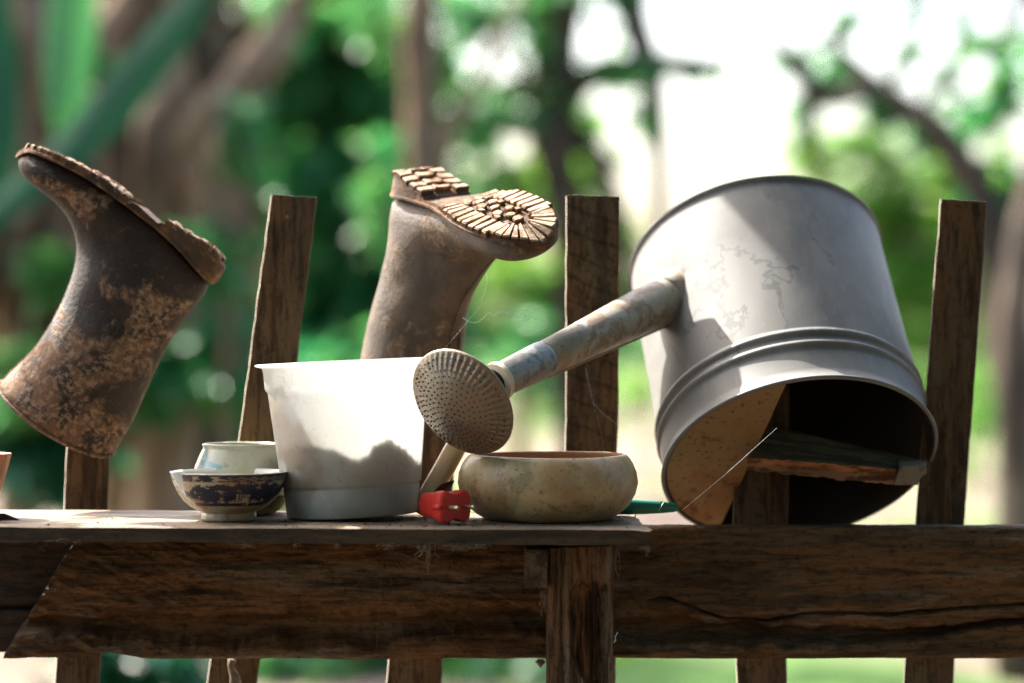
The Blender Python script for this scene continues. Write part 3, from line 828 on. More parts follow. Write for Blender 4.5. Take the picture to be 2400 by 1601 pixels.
mb = MB(); mb.lathe(PO + PI_, 96, fn=pot_fn)
mb.build('pot_wall', m_pot, pot)
ft = MB()
for a in range(4):
    for q in range(8):
        pass
mb = MB(); mb.lathe([(.0735,.006),(.071,.0045),(.002,.0045)], 64); mb.build('pot_bottom', m_pot, pot)
# soil inside
mb = MB()
rings = []
def inner_r(h): return interp([(.005,.0765),(.03,.0790),(.041,.0812),(.146,.0915)], h)
for hi in range(9):
    h = lerp(.0065, .055, hi/8)
    rings.append([Vector((inner_r(h)*math.cos(2*math.pi*j/240), inner_r(h)*math.sin(2*math.pi*j/240), h)) for j in range(240)])
def soil_h(x, y):
    base = .082 + .008*math.exp(-((x+.03)/.035)**2) - .013*math.exp(-((x-.012)/.022)**2) + (.009*sstep(.024, .032, x)*(1 - sstep(.052, .060, x)))
    base -= .022*sstep(.06, .085, x) 
    return base + 0.004*fb(x*150, y*150, 2, 4) + .0045*fb(x*420, y*380, 5, 2)
for q in (1.0, .975, .95, .9, .82, .72, .6, .45, .3, .15, .01):
    ring = []
    for j in range(240):
        a = 2*math.pi*j/240
        r0 = inner_r(.085)*q
        x, y = r0*math.cos(a), r0*math.sin(a)
        h = soil_h(x, y)
        rr = min(r0, inner_r(h)*q)
        ring.append(Vector((rr*math.cos(a), rr*math.sin(a), h)))
    rings.append(ring)
mb.rings(rings, True, True)
mb.v = [pot.matrix_basis @ v for v in mb.v]
o = mb.build('soil', m_soil, None)
tag(o, 'dark dry soil heaped inside the white plastic pot', 'soil', kind='stuff')

# round cream bowl
bb = seat(1284, .062)
bowl = thing('earthenware_bowl', 'squat round stained cream earthenware bowl with inward curving rim beside the red plug', 'bowl', bb)
bw = MB()
BP = [(.002,.0005),(.070,.0),(.076,.0015),(.086,.007),(.097,.017),(.1045,.030),(.1075,.043),(.1062,.055),(.1020,.066),(.0975,.0725),(.0945,.0755),(.0920,.0770),(.0900,.0772),(.0885,.0765)]
bw.lathe(BP, 96, fn=lambda r, h, t, i: (r*(1+.006*math.sin(2*t+.6)) + .0006*fb(math.cos(t)*4, math.sin(t)*4, h*40, 3), h + .0006*math.sin(t*2+1)*(h/.07)))
bw.build('bowl_wall', m_cream, bowl)
bi = MB(); bi.lathe([(.0887,.0767),(.0880,.0740),(.0915,.0685),(.0965,.055),(.098,.043),(.094,.028),(.08,.012),(.05,.006),(.002,.005)], 80)
bi.build('bowl_inside', m_terra, bowl)

# blue and white chipped bowl
b2 = seat(536, .015)
pb2 = thing('porcelain_bowl', 'chipped porcelain bowl with dark blue printed scenery at the front left of the shelf', 'bowl', b2)
def chip_h(t, h):     # notch on the left of the rim
    dt = (t - R(219) + math.pi) % (2*math.pi) - math.pi
    notch = .057 - (.027*max(0, 1 - (dt/.10 if dt > 0 else -dt/.34)) if abs(dt) < .34 else 0) - .002*fb(t*9, 1, 0, 3)*math.exp(-(dt/.45)**2)
    return min(h, notch)
WP = [(.0300,.0095),(.0370,.0118),(.0455,.0168),(.0530,.0235),(.0590,.0315),(.0632,.0405),(.0666,.0500),(.0690,.0575)]
def wp(h): return interp([(b, a) for a, b in WP], h)
kk_ = 360; nh = 90
def blob(x, y, cx, cy, rx, ry): return math.exp(-((x-cx)/rx)**2 - ((y-cy)/ry)**2)
def pattern(t, v):
    """generic blue garden scene: v 0 at foot, 1 at rim; t angle (front = 270 deg)"""
    s = (math.degrees(t) - 270)          # -180..180
    while s > 180: s -= 360
    while s < -180: s += 360
    if v > .975: return 0
    if v > .80:
        if v > .94 or abs(v-.805) < .012: return 1
        g = (s/13.0) % 1.0; w = (v-.815)/.115
        dm = abs(g-.5)*2 + abs(w-.5)*2
        if s > 5 or s < -60: return 0 if (abs(dm-.95) < .10 or abs(dm-.5) < .09) else 1
        return 1 if fb(s*.09, v*18, 2, 3) < .18 else 0
    x = s
    p = 0
    # trees, ground, pavilion like masses
    lab = fb(x*.11, v*13, 4, 4); fine = fb(x*.45, v*38, 9, 3)
    for (cx, cy, rx, ry) in ((-38,.47,13,.09),(-14,.46,15,.2),(10,.50,12,.16),(34,.52,16,.2),(-25,.62,10,.09),(0,.66,18,.08),(25,.68,18,.1),(50,.55,14,.22),(62,.5,14,.25),(85,.5,16,.2),(-80,.5,12,.16),(110,.55,14,.2)):
        p = max(p, blob(x, v, cx, cy, rx, ry))
    ink = p + .42*lab + .30*fine
    if .20 < v < .28 and -52 < x < 60 and fb(x*.05, 3, 1, 2) > -.30: ink = max(ink, .9 + .3*fine)
    if v < .19: ink = 0
    # a few pillars left white
    if 14 < x < 24 and .33 < v < .52: ink = 1 if (int((x-14)/1.7) % 2 == 0) else 0
    if abs(x-28) < 3.5 and v < .5: ink *= .4
    return 1 if ink > .33 else 0
V = []; PT = []; Fc = []; FM = []
for i in range(nh+1):
    for j in range(kk_):
        t_ = 2*math.pi*j/kk_
        h = lerp(.0095, .0575, i/nh); hh = chip_h(t_, h)
        r = wp(hh)
        V.append((r*math.cos(t_), r*math.sin(t_), hh)); PT.append(pattern(t_, (hh-.0095)/.048))
for i in range(nh):
    for j in range(kk_):
        j2 = (j+1) % kk_
        Fc.append((i*kk_+j, i*kk_+j2, (i+1)*kk_+j2, (i+1)*kk_+j)); FM.append(0)
n0 = len(V)
for i in range(13):
    for j in range(kk_):
        t_ = 2*math.pi*j/kk_
        h = lerp(.0575, .016, i/12); hh = min(h, chip_h(t_, .0575) if i == 0 else chip_h(t_, h))
        r = max(.002, wp(max(hh, .0095)) - (.0022 if i else .0006) - (.028*(i/12)**3))
        V.append((r*math.cos(t_), r*math.sin(t_), hh + (.0006 if i == 0 else 0))); PT.append(0)
for j in range(kk_):
    j2 = (j+1) % kk_
    Fc.append((nh*kk_+j, nh*kk_+j2, n0+j2, n0+j)); FM.append(1)
    for i in range(12):
        Fc.append((n0+i*kk_+j, n0+i*kk_+j2, n0+(i+1)*kk_+j2, n0+(i+1)*kk_+j)); FM.append(1)
Fc.append(tuple(n0+12*kk_+j for j in range(kk_))); FM.append(1)
bo = obj('bowl_wall', V, Fc, [m_porc, m_porc_in], pb2, True, FM)
at_ = bo.data.attributes.new('pattern', 'FLOAT', 'POINT'); at_.data.foreach_set('value', [float(x) for x in PT])
mb = MB(); mb.lathe([(.0305,.0112),(.0320,.0098),(.0324,.003),(.0312,.0),(.0285,.0),(.028,.008)], 80, fn=lambda r, h, t, i: (r + .0006*fb(math.cos(t)*6, math.sin(t)*6, h*50, 3), h))
mb.build('foot_ring', m_porc, pb2)

# pale jar behind it
jb = seat(566, .130)
jar = thing('glazed_jar', 'pale green-white squat jar with a blue brush mark behind the chipped bowl', 'jar', jb)
JP = [(.002,.0005),(.040,.0),(.044,.003),(.0505,.010),(.0570,.022),(.0600,.035),(.0595,.048),(.0565,.058),(.0520,.069),(.0485,.0765),(.0468,.080),(.0475,.083),(.0478,.0845),(.0465,.0855),(.0440,.085),(.0425,.082),(.043,.076),(.050,.060),(.055,.04),(.05,.015),(.002,.008)]
JD = []
for (r0,h0),(r1,h1) in zip(JP, JP[1:]):
    n_ = 8 if abs(h1-h0) > .008 else 2
    for q in range(n_): JD.append((lerp(r0,r1,q/n_), lerp(h0,h1,q/n_)))
JD.append(JP[-1])
V = []; PT = []; k = 200; rings = []
for i, (r, h) in enumerate(JD):
    ring = []
    for j in range(k):
        t_ = 2*math.pi*j/k
        ring.append(Vector((r*math.cos(t_), r*math.sin(t_), h)))
        s = math.degrees(t_) - 270
        m_ = 0
        if i < len(JD)*.6 and -75 < s < -5:
            a = abs((s+55)*.00085 - (.076-h)) < .0035 and -62 < s < -42
            b = abs(h - .0615 - .0022*math.sin(s*.09)) < .0032*(1 - sstep(-32, -8, s)) and -58 < s < -8
            c = abs((s+52)*.0006 + .056 - h) < .0022 and -60 < s < -44
            m_ = 1 if (a or b or c) else 0
        PT.append(m_)
    rings.append(ring)
mb = MB(); mb.rings(rings, False, True)
jo = mb.build('jar_wall', m_celadon, jar)
at_ = jo.data.attributes.new('pattern', 'FLOAT', 'POINT'); at_.data.foreach_set('value', [float(x) for x in PT])
mb = MB(); mb.lathe([(.0444,.0032),(.0512,.0098),(.0578,.0218),(.0584,.0225),(.0560,.0170),(.047,.0035)], 64); mb.build('mossy_base', m_celbase, jar)

# streaked cup at the left edge
cb = seat(-62, .04)
cup = thing('clay_cup', 'streaky orange-brown clay cup cut off by the left edge of the picture', 'cup', cb)
mb = MB(); mb.lathe([(.002,.0005),(.020,.0),(.0225,.002),(.0240,.010),(.0290,.022),(.0355,.042),(.0405,.060),(.0440,.0735),(.0447,.0752),(.0436,.0757),(.0420,.074),(.038,.058),(.03,.03),(.002,.02)], 64)
mb.build('cup_wall', m_cup, cup)
mb = MB(); mb.lathe([(.0215,.0),(.0232,-.0003),(.0238,.004),(.0242,.010),(.0236,.0105)], 48); mb.build('foot_ring', m_terra, cup)

# ------------------------------------------------------------------ red plug
pc = P(1069, 1192, -.035)
pa = Vector((.60, -.80, 0)); pw = Vector((.80, .60, 0)); pu = Vector((0, 0, 1))
fb_z = ztop(pc.x) + .0004
plug = thing('power_plug', 'red plastic mains plug with two metal pins lying on the shelf', 'plug', (pc.x, pc.y, fb_z))
HH = .0195
cz = fb_z + HH + .0012
def plug_ring(w, h, dep, conc, shift=0):
    ring = []
    for j in range(64):
        t_ = 2*math.pi*j/64
        c, s = math.cos(t_), math.sin(t_)
        e = .55
        x = w*math.copysign(abs(c)**e, c); y = h*math.copysign(abs(s)**e, s)
        y *= 1 - conc*math.exp(-(x/(w*.42))**2)
        ring.append(Vector((0,0,0)) + pw*x + pa*dep + pu*(y + shift) + Vector((0, 0, cz - fb_z)))
    return ring
mb = MB()
mb.rings([plug_ring(.0150,.0120,-.050,.05), plug_ring(.0178,.0150,-.048,.06), plug_ring(.0186,.0162,-.030,.08), plug_ring(.0190,.0165,-.029,.1), plug_ring(.0192,.0168,-.0205,.12),
          plug_ring(.0206,.0190,-.019,.20), plug_ring(.0216,.0200,-.013,.24), plug_ring(.0220,HH+.0008,-.002,.26), plug_ring(.0204,.0182,.0,.26)])
body = mb.build('plug_body', m_red, plug, True, 38)
z0 = Vector((0, 0, cz - fb_z))
for s in (-1, 1):
    mb = MB(); c0 = pw*(s*.0112) + z0
    mb.tube([c0 - pa*.002, c0 + pa*.017, c0 + pa*.0195, c0 + pa*.0205], [.0024, .0024, .0022, .0012], 16)
    mb.build('pin', m_pin, plug)
mb = MB(); c0 = -pw*.0212 + z0 + pa*-.010
mb.tube([c0 - pa*.006, c0 - pa*.004, c0 + pa*.004, c0 + pa*.010], [.0018, .0034, .0034, .0026], 12); mb.build('side_lug', m_red, plug)
mb = MB(); c0 = z0 - pa*.050 - pw*.004
mb.tube([c0, c0 - pa*.006, c0 - pa*.010], [.0105, .0095, .0075], 20); mb.build('cord_stub', m_red, plug)

# green tool handle with red band, lying on the back of the board
gz = ztop(.11) + .0105
g0 = Vector((.085, .135, gz+.001)); g1 = P(1592, 1190, .135)
mb = MB(); mb.tube([g0.lerp(g1, q) for q in (.22, .24, .5, .72, .86, .95, .985, 1.0)], [.0098, .0104, .0098, .0082, .0068, .0056, .0040, .0012], 24)
hn = thing('tool_handle', 'tapered green plastic handle with a red band behind the cream bowl', 'tool handle', (0, 0, 0))
mb.build('grip', m_green, hn)
mb = MB(); mb.tube([g0.lerp(g1, q) for q in (-.05, -.03, .19, .215)], [.0092, .0104, .0108, .0100], 24); mb.build('band', m_redband, hn)

# pale tube standing behind the plug
mb = MB(); a = seat(984, .085) + Vector((0, 0, .004)); b = P(1103, 985, .085)
mb.tube([a.lerp(b, q/8) for q in range(9)], [.0150, .0140, .0134, .0131, .0129, .0128, .0127, .0126, .0125], 28)
o = mb.build('leaning_tube', m_bamboo, None)
tag(o, 'pale orange-stained tube leaning between the white pot and the cream bowl', 'tube')

# dry leaves
def dry_leaf(pts_top, pts_bot, y, label, curl=.008):
    mb = MB(); n = 14; rows = []
    for i in range(n+1):
        u = i/n
        def at2(ps):
            f_ = u*(len(ps)-1); k0 = min(int(f_), len(ps)-2); q = f_-k0
            return (lerp(ps[k0][0], ps[k0+1][0], q), lerp(ps[k0][1], ps[k0+1][1], q))
        A, B = at2(pts_top), at2(pts_bot)
        row = []
        for j in range(6):
            v = j/5
            row.append(P(lerp(A[0], B[0], v), lerp(A[1], B[1], v), y + curl*math.sin(v*math.pi) + .004*math.sin(u*5) + .002*fb(u*4, v*4, 1, 3)))
        rows.append(row)
    for r in rows: mb.v += r
    b0 = len(mb.v)
    for r in rows: mb.v += [p + Vector((0, .0006, 0)) for p in r]
    for i in range(n):
        for j in range(5):
            q = (i*6+j, i*6+j+1, (i+1)*6+j+1, (i+1)*6+j)
            mb.f.append(q); mb.m.append(0); mb.f.append(tuple(x+b0 for x in reversed(q))); mb.m.append(0)
    per = [i*6 for i in range(n+1)] + [n*6+j for j in range(1, 6)] + [i*6+5 for i in range(n-1, -1, -1)] + [j for j in range(4, 0, -1)]
    for a_, c_ in zip(per, per[1:]+per[:1]): mb.f.append((c_, a_, a_+b0, c_+b0)); mb.m.append(0)
    return tag(mb.build('dry_leaf', m_dryleaf, None), label, 'leaf')
dry_leaf([(1016,1168),(1020,1148),(1036,1134),(1052,1129),(1064,1126)], [(1018,1200),(1030,1182),(1048,1160),(1056,1146),(1065,1127)], .012, 'curled dark dry leaf standing up behind the red plug')
dry_leaf([(-60,1212),(-20,1203),(10,1203),(28,1210),(46,1219)], [(-60,1224),(-20,1222),(10,1221),(28,1220),(46,1220)], -.045, 'flat brown dry leaf on the shelf below the clay cup', .012)

# crumbs of soil and bark lying on the board
mb = MB(); rnd = random.Random(23)
for i in range(230):
    x = rnd.choice((rnd.uniform(-.55, .14), rnd.gauss(-.20, .06), rnd.gauss(-.10, .03), rnd.gauss(.05, .08))); y = rnd.uniform(-.077, .05)
    if x > .14: continue
    r_ = rnd.uniform(.0006, .0019); c_ = Vector((x, y, ztop(x) + r_*.5))
    vs = [c_ + Vector((rnd.uniform(-1,1), rnd.uniform(-1,1), rnd.uniform(-.6,.8)))*r_ for _ in range(4)] + [c_ + Vector((rnd.uniform(-2.2,2.2)*r_, rnd.uniform(-1,1)*r_, 0))]
    mb.add(vs, [(0,1,2),(0,2,3),(0,3,1),(1,3,2),(0,4,1),(1,4,2)])
tag(mb.build('crumbs', m_soil, None, False), label='crumbs of soil and bark scattered on the shelf board', cat='crumbs', kind='stuff')
# ------------------------------------------------------------------ threads and webs
def threads(name, lines, mat, label, cat, kind=None):
    mb = MB()
    for pts, r in lines: mb.tube(pts, r, 5)
    return tag(mb.build(name, mat, None), label, cat, kind=kind)
threads('white_thread', [([P(1598,1197,.02), P(1700,1112,.02), P(1821,1003,.02)], .00024)], m_silk, 'single long bright thread crossing in front of the watering can mouth', 'thread')
threads('white_thread', [([P(1544,1197,.06), P(1556,1177,.06)], .0004)], m_silk, 'short pale thread below the green tool handle', 'thread')
threads('white_thread', [([P(1402,1085,.05), P(1416,1076,.045), P(1432,1070,.05), P(1452,1069,.07), P(1466,1074,.08), P(1474,1082,.085)], .0005)], m_wire, 'loop of white thread lying on the rim of the cream bowl', 'thread')
threads('cobweb', [([P(1085+q*2, 745+20*math.sin(q*.1)-q*.55*(1 if q < 35 else -.2), .12) for q in range(0, 72, 6)], .00016),
                   ([P(1140,640,.12), P(1142,662,.12), P(1134,690,.12), P(1128,702,.12)], .0002), ([P(1030,832,.1), P(1130,712,.12)], .00005),
                   ([P(1220,735,.12), P(1275,762,.14)], .0001)], m_silk, 'torn wisps of cobweb hanging under the toe of the right-hand boot', 'cobweb')
threads('cobweb', [([P(1372,862,.215), P(1380,900,.215), P(1391,945,.215), P(1408,965,.215), P(1446,995,.215)], .00015), ([P(1391,945,.215), P(1410,1020,.215), P(1418,1070,.215)], .00008)], m_silk, 'fine cobweb strands stretched over the stake behind the spout', 'cobweb')
# orb web in front of the rail
L = []
rnd_w = random.Random(5); hub = Vector((840, 1335)); yw = .105
rad_ends = [(760,1300),(800,1420),(880,1540),(960,1570),(1040,1560),(1110,1545),(1170,1510),(1195,1450),(1205,1415),(1190,1385)]
def wv(a, b, q): return a + (b-a)*q
for e in rad_ends: L.append(([P(900,1285,yw), P(lerp(900,e[0],.5), lerp(1285,e[1],.5), yw), P(e[0], e[1], yw)], .00006))
for ri in range(7, 30):
    q0 = ri/30
    pts = []
    for (ex, ey) in rad_ends[:8 if ri % 3 else 6]:
        q = q0 + random.uniform(-.008, .008)
        pts.append(P(lerp(900,ex,q), lerp(1285,ey,q) + 2, yw))
    k0 = rnd_w.randrange(0, 3); k1 = rnd_w.randrange(4, len(pts)+1)
    if rnd_w.random() < .8 and k1-k0 > 2: L.append((pts[k0:k1], .00003))
L.append(([P(905,1285,yw), P(1030,1335,yw), P(1130,1378,yw), P(1228,1425,-.05)], .00009)); L.append(([P(1160,1275,.0), P(1230,1325,-.05)], .0001))
m_web = M('faint_silk', (.40,.37,.33), [((.12,.1,.08), 300, (1,1,1), .5, .7, .5)], .6)
threads('spider_web', L, m_web, 'faint spider web spun under the shelf in front of the thick rail', 'spider web')
L = []
rnd = random.Random(11)
for (cx, n_, dx, dy, y0) in ((575,12,26,12,1272),(700,5,10,8,1273),(790,4,10,8,1274),(910,14,22,8,1275),(1000,40,16,34,1276),(1080,30,40,12,1276),(1130,14,18,9,1277),(1440,40,10,60,1279),(1515,12,12,14,1279),(1275,18,9,60,1385),(110,8,60,10,1262)):
    for _ in range(n_):
        x = cx + rnd.gauss(0, dx*.5); l_ = abs(rnd.gauss(0, dy*.6)) + 3
        pts = []; yq = YF0 - .003 if cx not in (1275,) else -.045
        if cx in (1440,): yq = -.02
        for q in range(5):
            pts.append(P(x + rnd.gauss(0, 3) + (rnd.gauss(0, dx*.15))*q*.5, y0 + l_*q/4 + rnd.gauss(0, 1.2), yq + rnd.uniform(0, .01)))
        L.append((pts, rnd.uniform(.00018, .00045)))
threads('cobweb', L, m_lint, 'dusty brown cobweb lint hanging from the lower edge of the shelf', 'cobweb', 'stuff')
threads('white_thread', [([P(1447,1482,-.05), P(1441,1495,-.05), P(1443,1500,-.05), P(1438,1507,-.05)], .0006)], m_wire, 'tiny white wisp caught on the right side of the post', 'thread')
# chip of wood sticking to the stake below the rail
mb = MB(); mb.tube([P(545,1546,.20), P(540,1560,.20), P(550,1585,.20), P(556,1640,.2)], [.006,.0035,.006,.011], 8)
tag(mb.build('wood_splinter', m_endgrain, None), 'pale torn wood splinter hanging below the rail in front of a stake', 'splinter')
mb = MB(); mb.tube([P(1258,1548,.15), P(1266,1556,.15), P(1275,1548,.15)], [.003,.005,.003], 8)
tag(mb.build('insect_nest', m_endgrain, None), 'tiny round mud nest stuck under the rail left of the post', 'nest')

# ------------------------------------------------------------------ surroundings
GZ = -1.30
def Q(px, py, d):      # point seen at a pixel, d metres from the camera
    return Vector(((px-1200)*d/F, d - D, (800-py)*d/F))
m_dark = M('dark_bark', (.085,.065,.048), [((.035,.028,.022), 4, (1.5,1.5,.5), .44, .6, .9), ((.15,.12,.09), 3, (1,1,.4), .55, .68, .7)], .9, 0, [(14,(2,2,.5),1.0)], .15)
gm = NT('sandy_ground')
c = gm.mix(gm.ramp(gm.noise(.9, (1,1,1), 6), .4, .65), (.19,.145,.118), (.145,.11,.086))
c = gm.mix(gm.ramp(gm.noise(.35, (1,.6,1), 5, loc=(3,5,1)), .50, .60), c, (.07,.14,.035))
b_ = gm.n('ShaderNodeBsdfPrincipled'); tcg = gm.n('ShaderNodeTexCoord'); sx = gm.n('ShaderNodeSeparateXYZ'); gm.l(tcg.outputs['Object'], sx.inputs[0])
far = gm.ramp(gm.math('ADD', sx.outputs['Y'], gm.math('MULTIPLY', gm.noise(.5, (1,1,1), 4), 5.0)), 5.5, 8.5)
dimmed_near = gm.mix(gm.ramp(gm.noise(9, (1,1,1), 6), .4, .65), (.045,.033,.022), (.085,.06,.035))
c = gm.mix(far, dimmed_near, c)
gm.l(c, b_.inputs['Base Color']); b_.inputs['Roughness'].default_value = .95
b_.inputs['Specular IOR Level'].default_value = .1; gm.l(b_.outputs[0], gm.out.inputs[0])
V = []; Fc = []; n = 60
for i in range(n+1):
    for j in range(n+1):
        x = math.copysign((abs(i/n*2-1))**2.2, i/n*2-1)*250; y = 18 + math.copysign((abs(j/n*2-1))**2.2, j/n*2-1)*250
        V.append((x, y, GZ + .10*fb(x*.15, y*.15, 2, 3)))
Fc = [(i*(n+1)+j, (i+1)*(n+1)+j, (i+1)*(n+1)+j+1, i*(n+1)+j+1) for i in range(n) for j in range(n)]
tag(obj('ground', V, Fc, gm.mat), kind='structure')

HOLES = [(690,305,26),(535,12,30),(98,60,26),(190,140,22),(1130,130,62),(1215,75,34),(1385,80,55),(1260,330,45),(1450,260,28),(1450,440,36),(1255,470,26),(2290,345,40),(1990,190,26),(2130,330,22)]
def gap(p):            # places where the sky shows through the foliage
    d = p.y + D; px = 1200 + F*p.x/d; py = 800 - F*p.z/d
    return p.y > 0 and any((px-a)**2 + (py-b)**2 < r*r for a, b, r in HOLES)
def leaf_cloud(mb, c, rad, n, size, rnd, clump=.35, droop=.4, off=Vector()):
    """n folded leaves gathered into clumps inside an ellipsoid"""
    k = max(3, n//28)
    cl = []
    for _ in range(k):
        while True:
            p = Vector((rnd.uniform(-1,1), rnd.uniform(-1,1), rnd.uniform(-1,1)))
            if p.length < 1: break
        cl.append(p*(.35+.65*p.length**.4 if p.length else 1))
    for i in range(n):
        q = cl[rnd.randrange(k)] + Vector((rnd.gauss(0,1), rnd.gauss(0,1), rnd.gauss(0,.7)))*clump*.45
        p = c + Vector((q.x*rad[0], q.y*rad[1], q.z*rad[2]))
        if gap(p + off): continue
        s = size*rnd.uniform(.55, 1.35)
        a = rnd.uniform(0, 2*math.pi); dr = Vector((math.cos(a), math.sin(a), rnd.gauss(-droop, .45))).normalized()
        sd = dr.cross(Vector((rnd.gauss(0,.5), rnd.gauss(0,.5), 1))).normalized()
        up = sd.cross(dr)
        w_ = s*rnd.uniform(.24, .34)
        b0 = len(mb.v)
        mb.v += [p, p + dr*s*.45 + sd*w_ + up*.08*s, p + dr*s - up*.06*s, p + dr*s*.45 - sd*w_ + up*.08*s, p + dr*s*.48]
        mb.f += [(b0, b0+1, b0+4), (b0+1, b0+2, b0+4), (b0+2, b0+3, b0+4), (b0+3, b0, b0+4)]; mb.m += [0]*4
def trunk(mb, pts, rads, seed, k=12):
    P_ = []; R_ = []
    for i in range(len(pts)-1):
        for q in range(5):
            t_ = q/5
            p = pts[i].lerp(pts[i+1], t_); r = lerp(rads[i], rads[i+1], t_)
            P_.append(p + Vector((fb(p.z*.9, seed, 0, 3), fb(p.z*.9, seed, 5, 3), 0))*r*.5); R_.append(r*(1+.18*fb(p.z*2.5, seed, 9, 3)))
    P_.append(pts[-1]); R_.append(rads[-1])
    mb.tube(P_, R_, k)
def tree(name, label, cat, group, limbs, blobs, mat, size, seed, tmat=None, droop=.4, clump=.35):
    """limbs: list of (pts, radii) in world space (first = trunk); blobs: (centre, radii, n leaves)"""
    rnd = random.Random(seed)
    base = limbs[0][0][0].copy() if limbs else Vector((blobs[0][0].x, blobs[0][0].y, GZ))
    t = thing(name, label, cat, base, group)
    if limbs:
        mb = MB()
        for i, (pts, rr) in enumerate(limbs): trunk(mb, [p-base for p in pts], rr, seed+i*1.7)
        mb.build('trunk', tmat or m_trunk, t)
    if blobs:
        mb = MB()
        for c, r, n in blobs: leaf_cloud(mb, c-base, r, n, size, rnd, clump, droop, base)
        mb.build('crown', mat, t, False)
    return t
def gp(px, d):         # ground point under a pixel column
    v = Q(px, 800, d); v.z = GZ - .05; return v
def B(px, py, d, rx, ry, n, ry_d=None):
    s = d/F
    return (Q(px, py, d), (rx*s, ry_d or max(rx, ry)*s*1.0, ry*s), n)
m_dead = leaf_mat('dead_leaf', [(.045,.032,.021),(.15,.105,.066),(.31,.225,.15)], .22, 1.2, 1.0, .8)
def skirt(t_, base_pts, n, seed, mat):
    """dead leaves hanging down round a stem"""
    rnd = random.Random(seed); mb = MB()
    for _ in range(n):
        p = rnd.choice(base_pts) + Vector((rnd.gauss(0,.05), rnd.gauss(0,.05), rnd.uniform(-.25,.35)))
        a = rnd.uniform(0, 2*math.pi); out = Vector((math.cos(a), math.sin(a), 0)); sd = Vector((-out.y, out.x, 0))
        L_ = rnd.uniform(.35, .95)
        if gap(p) or gap(p - Vector((0,0,L_*.5))) or gap(p - Vector((0,0,L_))): continue
        w_ = rnd.uniform(.03, .085); tw = rnd.uniform(-.6, .6)
        b0 = len(mb.v)
        for q in range(5):
            u = q/4
            cpt = p + out*(.07+.16*math.sin(u*2.2)) + Vector((0,0,.06*math.sin(u*3) - L_*u))
            ww = w_*(math.sin(math.pi*min(.97, u*.85+.12)))
            dr = sd*math.cos(tw*u*2) + out*math.sin(tw*u*2)
            mb.v += [cpt - dr*ww - t_.location, cpt + dr*ww - t_.location]
        for q in range(4): mb.f.append((b0+2*q, b0+2*q+1, b0+2*q+3, b0+2*q+2)); mb.m.append(0)
    return mb.build('dead_leaves', mat, t_, False)

GB = 'brown-stemmed plants on the left'
def stem_plant(px, d, r_px, toppx, label, seed, nsk, zs):
    r = r_px*d/F
    top = Q(toppx, -160, d)
    mid = Q(lerp(px, toppx, .5), 420, d)
    t = tree('banana_plant', label, 'plant', GB, [([gp(px, d), mid, top], [r*1.15, r, r*.85])], [], None, .1, seed, m_brown)
    skirt(t, [mid.lerp(top, q/6) for q in zs], nsk, seed+3, m_dead)
    return t
stem_plant(40, 10.6, 40, 75, 'brown stem with hanging dead leaves standing at the far left edge', 31, 120, (-1,0,1,2,3,4,5))
stem_plant(275, 11.2, 72, 305, 'thick brown stem rising behind the left boot toe', 32, 200, (-1,0,1,2,3,4,5,6))
stem_plant(452, 11.6, 50, 465, 'dark brown stem right of the left boot', 33, 190, (-2,-1,0,1,2,3,4,5))
tree('leaning_tree', 'grey-brown tree with a leaning limb between the left boot and the second stake', 'tree', 'trees beyond the fence',
     [([gp(395, 11), Q(400, 620, 11), Q(430, 360, 11), Q(610, 130, 11.2), Q(760,-100,11.4)], [.17,.13,.12,.09,.07]), ([Q(430,360,11), Q(400,150,11), Q(405,-150,11)], [.12,.10,.09]), ([Q(405,150,10.7), Q(350,300,10.6), Q(330,520,10.7)], [.05,.06,.05]), ([Q(600,120,10.8), Q(470,270,10.6), Q(340,420,10.6)], [.05,.055,.04]), ([Q(430,400,10.8), Q(540,540,10.6), Q(600,720,10.7)], [.06,.05,.04]), ([Q(330,-60,10.8), Q(215,120,10.6), Q(120,330,10.6)], [.05,.05,.035])],
     [B(700,-120,11.4,220,90,350)], m_leafA, .13, 41)
# banana leaves hanging into the view
def blade(pts, widths, label, seed, mat=None):
    base = Vector((pts[0].x, pts[0].y, GZ))
    t = thing('banana_leaf', label, 'leaf', pts[0])
    mb = MB(); n = 36; rows = []
    def cr(q):
        f_ = q*(len(pts)-1); k0 = min(int(f_), len(pts)-2); u = f_-k0
        p0 = pts[max(0,k0-1)]; p1 = pts[k0]; p2 = pts[k0+1]; p3 = pts[min(len(pts)-1,k0+2)]
        return .5*((2*p1) + (p2-p0)*u + (2*p0-5*p1+4*p2-p3)*u*u + (3*p1-p0-3*p2+p3)*u**3)
    for i in range(n+1):
        q = i/n; c_ = cr(q); tn = (cr(min(1,q+.02))-cr(max(0,q-.02))).normalized()
        sd = tn.cross(Vector((.15,-1,.35))).normalized(); up = sd.cross(tn)
        w_ = interp([(j/(len(widths)-1), x) for j, x in enumerate(widths)], q)
        rows.append([c_ + sd*w_*s - up*(.35*w_*abs(s)) + up*.012*math.sin(i*2.1+s*3) - pts[0] for s in (-1,-.5,0,.5,1)])
    for r in rows: mb.v += r
    for i in range(n):
        for j in range(4): mb.f.append((i*5+j, i*5+j+1, (i+1)*5+j+1, (i+1)*5+j)); mb.m.append(0)
    mb.build('leaf_blade', mat or m_banana, t)
    rb = MB(); rb.tube([cr(i/20)-pts[0] for i in range(21)], [lerp(.012,.004,i/20) for i in range(21)], 8); rb.build('midrib', mat or m_banana, t)
blade([Q(500,-60,9.0), Q(370,110,8.8), Q(190,320,8.6), Q(-60,540,8.2)], [.03,.075,.09,.065,.04], 'dark green broad leaf arching diagonally across the upper left', 1)
blade([Q(185,-150,9.4), Q(165,60,9.3), Q(152,240,9.2), Q(165,330,9.2)], [.07,.10,.08,.03], 'bright green leaf hanging straight down at the upper left', 2, m_leafD)
